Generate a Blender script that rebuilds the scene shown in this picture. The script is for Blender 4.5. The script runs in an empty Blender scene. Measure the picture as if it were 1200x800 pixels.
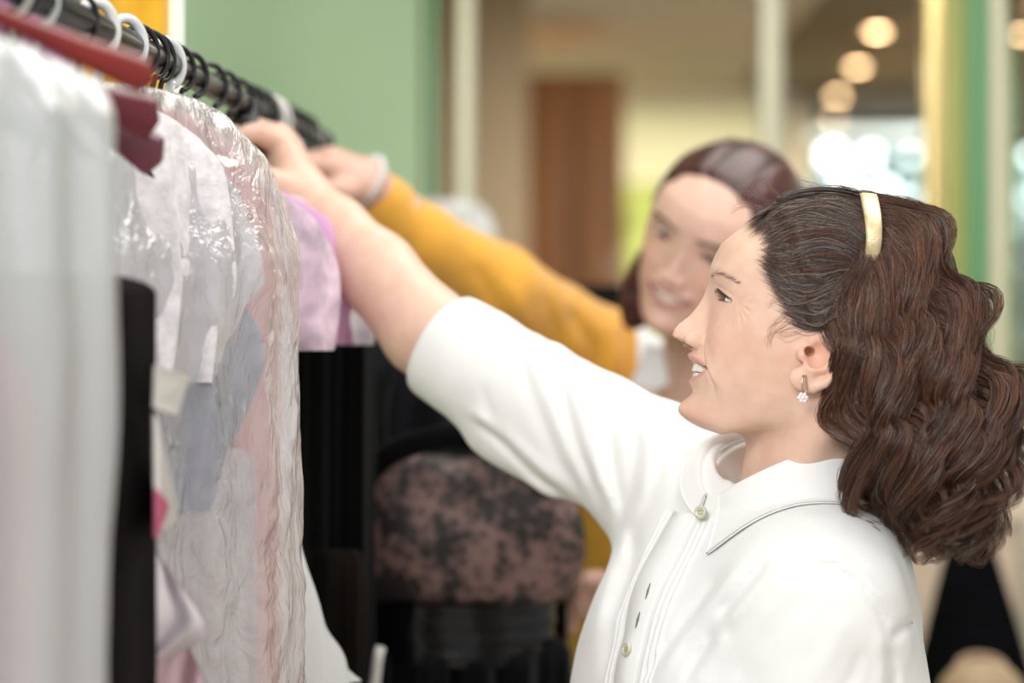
import bpy, math, random
import numpy as np
from mathutils import Vector, Matrix

random.seed(7)
rng = np.random.default_rng(7)
scene = bpy.context.scene
COL = scene.collection

# ------------------------------------------------------------------ camera
EYE = 1.45                      # camera height above the shop floor
FOC = 85.0 / 36.0 * 1200.0      # focal length in pixels of the 1200 px frame
cam_data = bpy.data.cameras.new('camera')
cam = bpy.data.objects.new('camera', cam_data)
COL.objects.link(cam)
cam.location = (0, 0, EYE)
cam.rotation_euler = (math.pi / 2, 0, 0)
cam_data.lens = 85.0
cam_data.sensor_width = 36.0
cam_data.dof.use_dof = True
cam_data.dof.focus_distance = 1.87
cam_data.dof.aperture_fstop = 2.6
cam_data.clip_start = 0.05
scene.camera = cam

# ------------------------------------------------------------------ world and lamps
world = bpy.data.worlds.new('world')
scene.world = world
world.use_nodes = True
wn = world.node_tree
bgn = wn.nodes['Background']
tc = wn.nodes.new('ShaderNodeTexCoord')
sp = wn.nodes.new('ShaderNodeSeparateXYZ')
rp = wn.nodes.new('ShaderNodeValToRGB')
wn.links.new(tc.outputs['Generated'], sp.inputs[0])
wn.links.new(sp.outputs['Z'], rp.inputs[0])
wn.links.new(rp.outputs[0], bgn.inputs[0])
rp.color_ramp.elements[0].position = 0.0
rp.color_ramp.elements[0].color = (0.86, 0.84, 0.82, 1)
rp.color_ramp.elements[1].position = 0.8
rp.color_ramp.elements[1].color = (1.0, 1.0, 1.0, 1)
bgn.inputs[1].default_value = 0.70

def area_lamp(name, loc, target, sx, sy, power, color=(1, 1, 1)):
    l = bpy.data.lights.new(name, 'AREA')
    l.shape = 'RECTANGLE'; l.size = sx; l.size_y = sy; l.energy = power; l.color = color
    o = bpy.data.objects.new(name, l); COL.objects.link(o)
    o.location = loc
    o.rotation_euler = (Vector(target) - Vector(loc)).to_track_quat('-Z', 'Y').to_euler()
    return o
area_lamp('window_daylight', (-0.9, -0.9, 2.7), (0.0, 2.0, 1.3), 1.3, 0.9, 64, (1.0, 0.99, 0.97))  # added key light from the upper left; no window stands there
area_lamp('ceiling_panel_light', (0.5, 2.3, 2.72), (0.3, 2.2, 0), 1.6, 1.6, 34, (1.0, 0.98, 0.94))  # overhead fill added to brighten the shop; no panel is modelled
area_lamp('rear_hall_light', (1.2, 8.3, 2.38), (1.2, 8.4, 0), 3.4, 1.4, 62, (1.0, 0.93, 0.78))  # unseen fill added to light the enclosed hall
area_lamp('front_hall_light', (1.4, 5.5, 2.38), (1.4, 5.6, 0), 2.6, 1.0, 38, (1.0, 0.93, 0.80))  # weaker unseen fill, added to brighten the front of the pier
area_lamp('rear_case_light', (2.1, 10.6, 2.2), (1.9, 11.4, 1.9), 2.2, 0.4, 9, (0.85, 1.0, 0.98))

vs = scene.view_settings
vs.view_transform = 'Standard'
vs.look = 'None'
vs.gamma = 1.0
vs.exposure = 0.12
vs.use_curve_mapping = False
scene.cycles.use_denoising = True
scene.cycles.max_bounces = 8
scene.cycles.transparent_max_bounces = 24
scene.cycles.caustics_reflective = False
scene.cycles.caustics_refractive = False

# ------------------------------------------------------------------ helpers
def P(px, py, d):
    """point of the place seen at pixel (px, py) at distance d"""
    return np.array([(px - 600.0) / FOC * d, d, EYE + (400.0 - py) / FOC * d])

def nz(v):
    v = np.asarray(v, float)
    return v / np.linalg.norm(v)

def tag(o, label=None, cat=None, group=None, kind=None):
    if label: o['label'] = label
    if cat: o['category'] = cat
    if group: o['group'] = group
    if kind: o['kind'] = kind
    return o

def empty(name, loc, label=None, cat=None, group=None, kind=None):
    o = bpy.data.objects.new(name, None)
    o.empty_display_size = 0.05
    COL.objects.link(o)
    o.location = tuple(float(c) for c in loc)
    return tag(o, label, cat, group, kind)

def mesh(name, V, F, mat=None, parent=None, smooth=True, col=None, uv=None):
    """V (n,3) world coordinates, F list / (m,k) array"""
    V = np.asarray(V, float)
    off = np.zeros(3)
    q = parent
    while q is not None:
        off = off + np.array(q.location); q = q.parent
    me = bpy.data.meshes.new(name)
    V = V - off
    if isinstance(F, np.ndarray) and F.ndim == 2:
        n, k = F.shape
        me.vertices.add(len(V)); me.vertices.foreach_set('co', V.astype(np.float32).ravel())
        me.loops.add(n * k); me.loops.foreach_set('vertex_index', F.astype(np.int32).ravel())
        me.polygons.add(n); me.polygons.foreach_set('loop_start', np.arange(0, n * k, k, dtype=np.int32))
        me.update(calc_edges=True)
        me.validate()
    else:
        me.from_pydata([tuple(v) for v in V], [], [tuple(int(i) for i in f) for f in F])
    if smooth:
        me.polygons.foreach_set('use_smooth', np.ones(len(me.polygons), dtype=bool))
    if col is not None:
        a = me.color_attributes.new('Col', 'FLOAT_COLOR', 'POINT')
        c4 = np.ones((len(V), 4), np.float32); c4[:, :3] = col
        a.data.foreach_set('color', c4.ravel())
    if uv is not None:
        a = me.attributes.new('uvw', 'FLOAT_VECTOR', 'POINT')
        u3 = np.zeros((len(V), 3), np.float32); u3[:, :uv.shape[1]] = uv
        a.data.foreach_set('vector', u3.ravel())
    me.update()
    if mat: me.materials.append(mat)
    o = bpy.data.objects.new(name, me)
    COL.objects.link(o)
    if parent is not None: o.parent = parent
    return o

def merge(parts):
    """[(V,F[,C])] with equal face arity -> one V,F,C"""
    Vs, Fs, Cs, n = [], [], [], 0
    for p in parts:
        Vs.append(p[0]); Fs.append(np.asarray(p[1]) + n); n += len(p[0])
        if len(p) > 2: Cs.append(p[2])
    return np.concatenate(Vs), np.concatenate(Fs), (np.concatenate(Cs) if Cs else None)

def grid_faces(nu, nv, wrap_v=False):
    i = np.arange(nu - 1)[:, None]
    j = np.arange(nv if wrap_v else nv - 1)[None, :]
    a = i * nv + j; b = i * nv + (j + 1) % nv
    c = (i + 1) * nv + (j + 1) % nv; d = (i + 1) * nv + j
    return np.stack([a, b, c, d], -1).reshape(-1, 4)

def frames(pts):
    pts = np.asarray(pts, float)
    T = np.gradient(pts, axis=0)
    T /= np.linalg.norm(T, axis=1)[:, None] + 1e-12
    ref = np.array([0.0, 0, 1]) if abs(T[0][2]) < 0.9 else np.array([1.0, 0, 0])
    N = np.zeros_like(T); n = ref - T[0] * ref.dot(T[0]); n /= np.linalg.norm(n)
    for i in range(len(pts)):
        n = n - T[i] * n.dot(T[i]); n /= np.linalg.norm(n); N[i] = n
    return T, N, np.cross(T, N)

def tube(pts, r, k=12, caps=True, sx=1.0, sy=1.0):
    pts = np.asarray(pts, float); r = np.broadcast_to(np.asarray(r, float), (len(pts),)).copy()
    if caps:
        pts = np.vstack([pts[:1], pts, pts[-1:]]) ; r = np.concatenate([[r[0] * .02], r, [r[-1] * .02]])
        pts[0] += (pts[1] - pts[2]) * 1e-3; pts[-1] += (pts[-2] - pts[-3]) * 1e-3
    T, N, B = frames(pts)
    a = np.linspace(0, 2 * math.pi, k, endpoint=False)
    V = pts[:, None] + r[:, None, None] * (sx * np.cos(a)[None, :, None] * N[:, None] + sy * np.sin(a)[None, :, None] * B[:, None])
    return V.reshape(-1, 3), grid_faces(len(pts), k, True)

def spline(pts, n):
    """Catmull-Rom through pts (rows of any width)"""
    pts = np.asarray(pts, float)
    p = np.vstack([2 * pts[0] - pts[1], pts, 2 * pts[-1] - pts[-2]])
    t = np.linspace(0, len(pts) - 1 - 1e-9, n)
    i = t.astype(int); f = (t - i)[:, None]
    a, b, c, d = p[i], p[i + 1], p[i + 2], p[i + 3]
    return .5 * ((2 * b) + (c - a) * f + (2 * a - 5 * b + 4 * c - d) * f ** 2 + (3 * b - a - 3 * c + d) * f ** 3)

def box_vf(lo, hi, bev=0.0):
    lo = np.asarray(lo, float); hi = np.asarray(hi, float)
    if bev <= 0:
        V = np.array([[x, y, z] for x in (lo[0], hi[0]) for y in (lo[1], hi[1]) for z in (lo[2], hi[2])])
        F = np.array([[0, 1, 3, 2], [4, 6, 7, 5], [0, 4, 5, 1], [2, 3, 7, 6], [0, 2, 6, 4], [1, 5, 7, 3]])
        return V, F
    # rounded box as bevelled prism rings around z
    def ring(z, ins):
        pts = []
        for sx, sy, a0 in ((1, 1, 0), (-1, 1, 90), (-1, -1, 180), (1, -1, 270)):
            cx = (hi[0] - bev) if sx > 0 else (lo[0] + bev); cy = (hi[1] - bev) if sy > 0 else (lo[1] + bev)
            for a in (0, 30, 60, 90):
                t = math.radians(a0 + a); pts.append([cx + (bev - ins) * math.cos(t), cy + (bev - ins) * math.sin(t), z])
        return pts
    rings = [ring(lo[2], bev * .999), ring(lo[2], bev * .6), ring(lo[2] + bev * .3, bev * .15), ring(lo[2] + bev, 0), ring(hi[2] - bev, 0), ring(hi[2] - bev * .3, bev * .15), ring(hi[2], bev * .6), ring(hi[2], bev * .999)]
    V = np.array(rings).reshape(-1, 3)
    F = grid_faces(8, 16, True)
    caps = []
    for base in (0, 7 * 16):
        for j in range(7):
            caps.append([base + j, base + j + 1, base + 14 - j, base + 15 - j])
    return V, np.vstack([F, np.array(caps)])

# ---- signed distance modelling
def smin(a, b, k):
    h = np.clip(0.5 + 0.5 * (b - a) / k, 0, 1)
    return b + (a - b) * h - k * h * (1 - h)
def smax(a, b, k): return -smin(-a, -b, k)
def sd_cap(p, a, b, ra, rb):
    a = np.asarray(a, np.float32); b = np.asarray(b, np.float32)
    ba = b - a; h = np.clip(((p - a) @ ba) / (ba @ ba), 0, 1)
    return np.linalg.norm(p - a - h[:, None] * ba, axis=1) - (ra + h * (rb - ra))
def sd_chain(p, pts, rs, k=0.004):
    f = None
    for i in range(len(pts) - 1):
        g = sd_cap(p, pts[i], pts[i + 1], rs[i], rs[i + 1])
        f = g if f is None else smin(f, g, k)
    return f
def sd_ell(p, c, r, R=None):
    q = p - np.asarray(c, np.float32)
    if R is not None: q = q @ np.asarray(R, np.float32).T
    r = np.asarray(r, np.float32)
    k0 = np.linalg.norm(q / r, axis=1); k1 = np.linalg.norm(q / (r * r), axis=1) + 1e-9
    return k0 * (k0 - 1) / k1

def surface_nets(f, lo, hi, h, slack=1.6, B=16):
    lo = np.asarray(lo, float); hi = np.asarray(hi, float)
    nb = np.ceil((hi - lo) / (h * B)).astype(int)
    n = nb * B + 1
    G = np.full(n, 1.0, np.float32)
    done = np.zeros(n, bool)
    cs = [lo[i] + (np.arange(nb[i]) + .5) * B * h for i in range(3)]
    cc = np.stack(np.meshgrid(*cs, indexing='ij'), -1).reshape(-1, 3).astype(np.float32)
    d0 = f(cc)
    rad = B * h * 0.8660254 * slack
    off = np.stack(np.meshgrid(*[np.arange(B + 1)] * 3, indexing='ij'), -1).reshape(-1, 3)
    sel = np.nonzero(np.abs(d0) < rad)[0]
    inside = np.nonzero(d0 <= -rad)[0]
    for i in inside:
        b = np.array(np.unravel_index(i, nb)) * B
        G[b[0]:b[0] + B + 1, b[1]:b[1] + B + 1, b[2]:b[2] + B + 1] = -1.0
    for s in range(0, len(sel), 64):
        idx = sel[s:s + 64]
        bs = np.stack(np.unravel_index(idx, nb), -1) * B
        ijk = bs[:, None] + off[None]
        pts = (lo + ijk * h).reshape(-1, 3).astype(np.float32)
        val = f(pts)
        ijk = ijk.reshape(-1, 3)
        G[ijk[:, 0], ijk[:, 1], ijk[:, 2]] = val
    sgn = G < 0
    c = [sgn[:-1, :-1, :-1], sgn[1:, :-1, :-1], sgn[:-1, 1:, :-1], sgn[1:, 1:, :-1], sgn[:-1, :-1, 1:], sgn[1:, :-1, 1:], sgn[:-1, 1:, 1:], sgn[1:, 1:, 1:]]
    cnt = sum(x.astype(np.int8) for x in c)
    act = (cnt > 0) & (cnt < 8)
    ci = np.argwhere(act)
    ids = -np.ones(act.shape, np.int64); ids[tuple(ci.T)] = np.arange(len(ci))
    corners = np.array([[0, 0, 0], [1, 0, 0], [0, 1, 0], [1, 1, 0], [0, 0, 1], [1, 0, 1], [0, 1, 1], [1, 1, 1]])
    vals = np.stack([G[tuple((ci + k).T)] for k in corners], 1)
    edges = [(0, 1), (2, 3), (4, 5), (6, 7), (0, 2), (1, 3), (4, 6), (5, 7), (0, 4), (1, 5), (2, 6), (3, 7)]
    acc = np.zeros((len(ci), 3)); num = np.zeros(len(ci))
    for a, b in edges:
        va, vb = vals[:, a], vals[:, b]
        m = (va < 0) != (vb < 0)
        t = np.where(m, va / np.where(m, va - vb, 1), 0)
        acc += m[:, None] * (corners[a] + t[:, None] * (corners[b] - corners[a])); num += m
    V = lo + (ci + acc / num[:, None]) * h
    F = []
    for ax in range(3):
        o1, o2 = [(1, 2), (2, 0), (0, 1)][ax]
        sl0 = [slice(1, -1)] * 3; sl1 = [slice(1, -1)] * 3
        sl0[ax] = slice(0, -1); sl1[ax] = slice(1, None)
        A, Bq = sgn[tuple(sl0)], sgn[tuple(sl1)]
        e = np.argwhere(A != Bq)
        if not len(e): continue
        flip = A[tuple(e.T)]
        base = e + 1; base[:, ax] -= 1
        d1 = np.zeros(3, int); d1[o1] = 1
        d2 = np.zeros(3, int); d2[o2] = 1
        q = np.stack([ids[tuple((base - d1 - d2).T)], ids[tuple((base - d2).T)], ids[tuple(base.T)], ids[tuple((base - d1).T)]], 1)
        q[~flip] = q[~flip][:, ::-1]
        F.append(q)
    F = np.concatenate(F)
    F = F[(F >= 0).all(1)]
    return V, F

def drop_specks(V, F, C=None, least=200):
    """keep only the connected pieces of at least so many vertices"""
    e = np.concatenate([F[:, [0, 1]], F[:, [1, 2]], F[:, [2, 3]], F[:, [3, 0]]]); lab = np.arange(len(V))
    while True:
        m = np.minimum(lab[e[:, 0]], lab[e[:, 1]]); l2 = lab.copy()
        np.minimum.at(l2, e[:, 0], m); np.minimum.at(l2, e[:, 1], m); l2 = l2[l2]
        if (l2 == lab).all(): break
        lab = l2
    cnt = np.bincount(lab, minlength=len(V)); keep = cnt[lab] >= least
    idx = np.cumsum(keep) - 1
    F = idx[F[keep[F].all(1)]]
    return V[keep], F, (C[keep] if C is not None else None)

def relax(V, F, it=2, lam=0.5):
    n = len(V)
    a = F.ravel(); b = np.roll(F, -1, axis=1).ravel()
    for _ in range(it):
        S = np.zeros_like(V); C = np.zeros(n)
        for x, y in ((a, b), (b, a)):
            for k in range(3): S[:, k] += np.bincount(x, V[y, k], n)
            C += np.bincount(x, minlength=n)
        V = V + lam * (S / C[:, None] - V)
    return V

def ray_hit(f, px, py, d0, d1, step=0.004):
    """first distance along the view rays where f < 0 (nan if none)"""
    px = np.asarray(px, float); py = np.asarray(py, float)
    d = np.full(px.shape, float(d0)); hit = np.full(px.shape, np.nan)
    dirs = np.stack([(px - 600) / FOC, np.ones_like(px), (400 - py) / FOC], -1)
    org = np.array([0, 0, EYE])
    alive = np.ones(px.shape, bool)
    while alive.any():
        i = np.nonzero(alive)[0]
        v = f((org + dirs[i] * d[i][:, None]).astype(np.float32))
        h = v < 1e-4
        hit[i[h]] = d[i[h]]; alive[i[h]] = False
        d[i[~h]] += np.maximum(v[~h] * 0.7, 3e-4)
        alive &= d < d1
    return hit

def sd_grad(f, p, e=1e-3):
    p = np.asarray(p, np.float32)
    g = np.stack([f(p + np.eye(3, dtype=np.float32)[i] * e) - f(p - np.eye(3, dtype=np.float32)[i] * e) for i in range(3)], -1)
    return g / (np.linalg.norm(g, axis=1)[:, None] + 1e-9)

def to_px(p):
    d = np.maximum(p[:, 1], .05)
    return 600 + p[:, 0] / d * FOC, 400 - (p[:, 2] - EYE) / d * FOC

def line_dist(x, y, pts):
    """distance in pixels to a polyline and the 0..1 parameter along it"""
    best = np.full(x.shape, 1e9, np.float32); par = np.zeros(x.shape, np.float32)
    n = len(pts) - 1
    for i in range(n):
        ax, ay = pts[i]; bx, by = pts[i + 1]
        vx, vy = bx - ax, by - ay
        h = np.clip(((x - ax) * vx + (y - ay) * vy) / (vx * vx + vy * vy), 0, 1)
        d = np.hypot(x - ax - h * vx, y - ay - h * vy)
        m = d < best
        best[m] = d[m]; par[m] = ((i + h) / n)[m]
    return best, par

# ---- value noise for modelling
_perm = rng.random((64, 64, 64)).astype(np.float32)
def vnoise(p):
    i = np.floor(p).astype(int); f = p - i; f = f * f * (3 - 2 * f)
    r = 0
    for a in (0, 1):
        for b in (0, 1):
            for c in (0, 1):
                w = (f[..., 0] if a else 1 - f[..., 0]) * (f[..., 1] if b else 1 - f[..., 1]) * (f[..., 2] if c else 1 - f[..., 2])
                r = r + w * _perm[(i[..., 0] + a) % 64, (i[..., 1] + b) % 64, (i[..., 2] + c) % 64]
    return r * 2 - 1

# ------------------------------------------------------------------ materials
def mat_new(name):
    m = bpy.data.materials.new(name); m.use_nodes = True
    return m, m.node_tree.nodes, m.node_tree.links, m.node_tree.nodes['Principled BSDF']

def mat_plain(name, color, rough=0.6, metal=0.0, var=0.0, scale=30.0, bump=0.0, bscale=200.0, sheen=0.0, spec=0.5, stretch=None):
    m, N, L, b = mat_new(name)
    b.inputs['Roughness'].default_value = rough; b.inputs['Metallic'].default_value = metal
    b.inputs['Specular IOR Level'].default_value = spec
    if sheen: b.inputs['Sheen Weight'].default_value = sheen
    b.inputs['Base Color'].default_value = (*color, 1)
    co = N.new('ShaderNodeTexCoord')
    mp = N.new('ShaderNodeMapping'); L.new(co.outputs['Object'], mp.inputs[0])
    if stretch: mp.inputs['Scale'].default_value = stretch
    if var:
        n = N.new('ShaderNodeTexNoise'); n.inputs['Scale'].default_value = scale; n.inputs['Detail'].default_value = 4
        L.new(mp.outputs[0], n.inputs['Vector'])
        r = N.new('ShaderNodeValToRGB'); r.color_ramp.elements[0].position = .3; r.color_ramp.elements[1].position = .7
        r.color_ramp.elements[0].color = (*[max(0, c * (1 - var)) for c in color], 1)
        r.color_ramp.elements[1].color = (*[min(1, c * (1 + var)) for c in color], 1)
        L.new(n.outputs[0], r.inputs[0]); L.new(r.outputs[0], b.inputs['Base Color'])
    if bump:
        n2 = N.new('ShaderNodeTexNoise'); n2.inputs['Scale'].default_value = bscale; n2.inputs['Detail'].default_value = 3
        L.new(mp.outputs[0], n2.inputs['Vector'])
        bp = N.new('ShaderNodeBump'); bp.inputs['Strength'].default_value = bump; bp.inputs['Distance'].default_value = 0.002
        L.new(n2.outputs[0], bp.inputs['Height']); L.new(bp.outputs[0], b.inputs['Normal'])
    return m

def mat_skin(name, sss=0.12, tint=(1, 1, 1)):
    m, N, L, b = mat_new(name)
    a = N.new('ShaderNodeAttribute'); a.attribute_name = 'Col'
    co = N.new('ShaderNodeTexCoord')
    n = N.new('ShaderNodeTexNoise'); n.inputs['Scale'].default_value = 60; n.inputs['Detail'].default_value = 5
    L.new(co.outputs['Object'], n.inputs['Vector'])
    mx = N.new('ShaderNodeMix'); mx.data_type = 'RGBA'; mx.blend_type = 'MULTIPLY'; mx.inputs[0].default_value = 1.0
    r = N.new('ShaderNodeValToRGB'); r.color_ramp.elements[0].position = .35; r.color_ramp.elements[1].position = .65
    r.color_ramp.elements[0].color = (.93 * tint[0], .885 * tint[1], .87 * tint[2], 1); r.color_ramp.elements[1].color = (*tint, 1)
    L.new(n.outputs[0], r.inputs[0]); L.new(a.outputs['Color'], mx.inputs[6]); L.new(r.outputs[0], mx.inputs[7])
    L.new(mx.outputs[2], b.inputs['Base Color'])
    b.inputs['Roughness'].default_value = .46
    b.inputs['Specular IOR Level'].default_value = .42
    b.inputs['Subsurface Weight'].default_value = sss
    b.inputs['Subsurface Radius'].default_value = (1.0, .35, .2)
    b.inputs['Subsurface Scale'].default_value = .006
    n2 = N.new('ShaderNodeTexNoise'); n2.inputs['Scale'].default_value = 900; n2.inputs['Detail'].default_value = 2
    L.new(co.outputs['Object'], n2.inputs['Vector'])
    bp = N.new('ShaderNodeBump'); bp.inputs['Strength'].default_value = .12; bp.inputs['Distance'].default_value = .0006
    L.new(n2.outputs[0], bp.inputs['Height']); L.new(bp.outputs[0], b.inputs['Normal'])
    return m

def mat_hair(name, rough=.38, spec=.6):
    m, N, L, b = mat_new(name)
    a = N.new('ShaderNodeAttribute'); a.attribute_name = 'Col'
    L.new(a.outputs['Color'], b.inputs['Base Color'])
    b.inputs['Roughness'].default_value = rough; b.inputs['Specular IOR Level'].default_value = spec
    return m

def mat_emit(name, color, strength):
    m, N, L, b = mat_new(name)
    b.inputs['Base Color'].default_value = (*color, 1)
    b.inputs['Emission Color'].default_value = (*color, 1); b.inputs['Emission Strength'].default_value = strength
    return m

def mat_glass(name, tint=(1, 1, 1), gl=0.08):
    m, N, L, b = mat_new(name)
    N.remove(b); out = N['Material Output']
    t = N.new('ShaderNodeBsdfTransparent'); t.inputs[0].default_value = (*tint, 1)
    g = N.new('ShaderNodeBsdfGlossy'); g.inputs['Roughness'].default_value = .03
    mx = N.new('ShaderNodeMixShader'); fr = N.new('ShaderNodeFresnel'); fr.inputs[0].default_value = 1.45
    L.new(fr.outputs[0], mx.inputs[0]); L.new(t.outputs[0], mx.inputs[1]); L.new(g.outputs[0], mx.inputs[2]); L.new(mx.outputs[0], out.inputs[0])
    return m

def mat_film(name, haze=0.18, tint=(.93, .95, .98), bscale=18.0, bstr=.9, rough=.16, gloss=.10, stretch=(1, 1, .35)):
    """thin clear plastic: lets light through, scatters a little, glints where it is creased"""
    m, N, L, b = mat_new(name)
    N.remove(b); out = N['Material Output']
    co = N.new('ShaderNodeTexCoord'); mp = N.new('ShaderNodeMapping'); mp.inputs['Scale'].default_value = stretch
    L.new(co.outputs['Object'], mp.inputs[0])
    n = N.new('ShaderNodeTexNoise'); n.inputs['Scale'].default_value = bscale; n.inputs['Detail'].default_value = 6; n.inputs['Distortion'].default_value = 1.2
    L.new(mp.outputs[0], n.inputs['Vector'])
    ab = N.new('ShaderNodeMath'); ab.operation = 'SUBTRACT'; ab.inputs[1].default_value = .5; L.new(n.outputs[0], ab.inputs[0])
    a2 = N.new('ShaderNodeMath'); a2.operation = 'ABSOLUTE'; L.new(ab.outputs[0], a2.inputs[0])
    v = N.new('ShaderNodeTexVoronoi'); v.feature = 'DISTANCE_TO_EDGE'; v.inputs['Scale'].default_value = bscale * 1.3
    ad0 = N.new('ShaderNodeMixRGB'); ad0.inputs[0].default_value = .15; L.new(mp.outputs[0], ad0.inputs[1]); L.new(n.outputs['Color'], ad0.inputs[2])
    L.new(ad0.outputs[0], v.inputs['Vector'])
    sm = N.new('ShaderNodeMath'); sm.operation = 'MULTIPLY_ADD'; sm.inputs[1].default_value = .5; L.new(v.outputs['Distance'], sm.inputs[0]); L.new(a2.outputs[0], sm.inputs[2])
    bp = N.new('ShaderNodeBump'); bp.inputs['Strength'].default_value = bstr; bp.inputs['Distance'].default_value = .012
    L.new(sm.outputs[0], bp.inputs['Height'])
    t = N.new('ShaderNodeBsdfTransparent'); t.inputs[0].default_value = (.97, .98, .99, 1)
    d = N.new('ShaderNodeBsdfDiffuse'); d.inputs[0].default_value = (*tint, 1)
    tl = N.new('ShaderNodeBsdfTranslucent'); tl.inputs[0].default_value = (*tint, 1)
    g = N.new('ShaderNodeBsdfGlossy'); g.inputs['Roughness'].default_value = rough
    for q in (d, tl, g): L.new(bp.outputs[0], q.inputs['Normal'])
    dm = N.new('ShaderNodeMixShader'); dm.inputs[0].default_value = .4; L.new(d.outputs[0], dm.inputs[1]); L.new(tl.outputs[0], dm.inputs[2])
    m1 = N.new('ShaderNodeMixShader'); m1.inputs[0].default_value = haze; L.new(t.outputs[0], m1.inputs[1]); L.new(dm.outputs[0], m1.inputs[2])
    lw = N.new('ShaderNodeLayerWeight'); lw.inputs[0].default_value = .35; L.new(bp.outputs[0], lw.inputs[1])
    mm = N.new('ShaderNodeMath'); mm.operation = 'MULTIPLY_ADD'; mm.inputs[1].default_value = .55; mm.inputs[2].default_value = gloss; L.new(lw.outputs['Facing'], mm.inputs[0])
    mm.use_clamp = True
    m2 = N.new('ShaderNodeMixShader'); L.new(mm.outputs[0], m2.inputs[0]); L.new(m1.outputs[0], m2.inputs[1]); L.new(g.outputs[0], m2.inputs[2])
    L.new(m2.outputs[0], out.inputs[0])
    return m

# ================================================================== THE SHOP
def struct(name, V, F, m, smooth=False):
    return tag(mesh(name, V, F, m, smooth=smooth), kind='structure')
def boxs(name, lo, hi, m, bev=0.0):
    V, F = box_vf(lo, hi, bev); return struct(name, V, F, m)
wall_green = mat_plain('green_paint', (.58, .80, .51), .75, var=.04, scale=2)
wall_cream = mat_plain('cream_paint', (.66, .58, .43), .8, var=.04, scale=2)
wall_white = mat_plain('warm_white_paint', (.80, .78, .72), .8)
ceil_hall = mat_plain('taupe_ceiling', (.30, .25, .19), .9, var=.05, scale=1)
ceil_m = mat_plain('white_ceiling', (.8, .8, .78), .9)
floor_m = mat_plain('beige_tile', (.62, .54, .43), .35, var=.06, scale=3)
brass = mat_plain('brass', (.80, .62, .28), .25, metal=1.0)
brass_pale = mat_plain('pale_gold_lacquer', (.74, .70, .52), .35, metal=.15)
green_gloss = mat_plain('green_lacquer', (.16, .42, .20), .25, spec=.6)
oak = mat_plain('brown_veneer', (.34, .135, .040), .45, var=.25, scale=14, stretch=(1, 1, .12))
glass = mat_glass('clear_glass')
for n_ in glass.node_tree.nodes:
    if n_.type == 'FRESNEL': n_.inputs[0].default_value = 1.25

boxs('floor', (-1.9, -2.0, -.12), (5.0, 12.6, 0), floor_m)
boxs('ceiling', (-1.9, .9, 2.75), (3.2, 4.45, 2.85), ceil_m)
boxs('wall_left', (-2.0, .9, 0), (-1.9, 4.45, 2.85), wall_green)
boxs('wall_back', (-1.9, 4.35, 0), (-.165, 4.45, 2.85), wall_green)
boxs('ceiling', (-3.0, 4.45, 2.42), (.86, 12.6, 2.52), mat_plain('pale_taupe_ceiling', (.72, .66, .55), .9))
boxs('ceiling', (.86, 4.45, 2.42), (5.0, 12.6, 2.52), ceil_hall)
boxs('wall_hall_left', (-3.1, 4.45, 0), (-3.0, 12.6, 2.52), wall_cream)
boxs('wall_hall_right', (5.0, 4.45, 0), (5.1, 12.6, 2.52), wall_cream)
boxs('wall_hall_rear', (-3.0, 12.5, 0), (5.0, 12.6, 2.52), wall_cream)
boxs('wall_hall_partition', (-3.0, 9.2, 0), (1.02, 9.32, 2.42), mat_plain('olive_cream_paint', (.62, .60, .40), .8))
boxs('trim_cornice', (-3.0, 9.14, 2.36), (1.02, 9.20, 2.42), wall_cream)
# beige pier and the brown veneered panel beside it
boxs('wall_hall_pier', (-.35, 6.6, 0), (.045, 6.95, 2.42), mat_plain('beige_paint', (.52, .40, .28), .8))
vpan = empty('wardrobe', (.2, 7.6, 0), 'tall brown veneered wardrobe standing in the hall behind the glazing', 'wardrobe')
V, F = box_vf((.03, 7.3, .08), (.34, 7.7, 2.26), .006); mesh('carcass', V, F, oak, vpan, smooth=False)
V, F = box_vf((.045, 7.278, .12), (.182, 7.298, 2.22), .004); dr = mesh('door', V, F, oak, vpan, smooth=False)
V, F = tube([(.174, 7.262, .98), (.174, 7.262, 1.14)], .006); mesh('handle', V, F, brass, dr)
V, F = box_vf((.190, 7.278, .12), (.328, 7.298, 2.22), .004); dr = mesh('door', V, F, oak, vpan, smooth=False)
V, F = tube([(.198, 7.262, .98), (.198, 7.262, 1.14)], .006); mesh('handle', V, F, brass, dr)
V, F = box_vf((.04, 7.32, 0), (.33, 7.68, .08)); mesh('plinth', V, F, oak, vpan, smooth=False)

# glazed partition: pale gilt mullions with panes
def mullion(x0, x1, y0, m, name, dep=.05, top=2.75):
    V, F = box_vf((x0, y0, 0), (x1, y0 + dep, top), .006)
    return tag(mesh(name, V, F, m, smooth=False), kind='structure')
YP = 4.42
def xat(px, d): return (px - 600) / FOC * d
mullion(xat(500, YP), xat(512, YP), YP - .02, green_gloss, 'trim_1')
mullion(xat(536, YP), xat(556, YP), YP - .03, brass_pale, 'trim_2')
mullion(xat(889, YP), xat(916, YP), YP - .03, brass_pale, 'trim_3')
mullion(xat(1086, 4.2), xat(1112, 4.2), 4.2, brass, 'trim_4')
mullion(xat(1113, 4.15), xat(1136, 4.15), 4.15, mat_plain('olive_lacquer', (.48, .52, .16), .3), 'trim_5')
mullion(xat(1137, 4.1), xat(1160, 4.1), 4.1, green_gloss, 'trim_6')
mullion(xat(1162, 4.05), xat(1180, 4.05), 4.05, brass_pale, 'trim_7')
k = 0
for a, b, y in ((556, 889, YP), (916, 1088, YP - .03), (1180, 1330, 4.06), (512, 536, YP)):
    k += 1
    boxs('window_%d' % k, (xat(a, y), y, .05), (xat(b, y), y + .006, 2.42), glass)
boxs('trim_8', (xat(512, YP), YP - .01, 0), (1.9, YP + .04, .05), brass_pale)
boxs('wall_right', (1.9, 4.0, 0), (3.2, 4.1, 2.75), wall_green)
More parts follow.
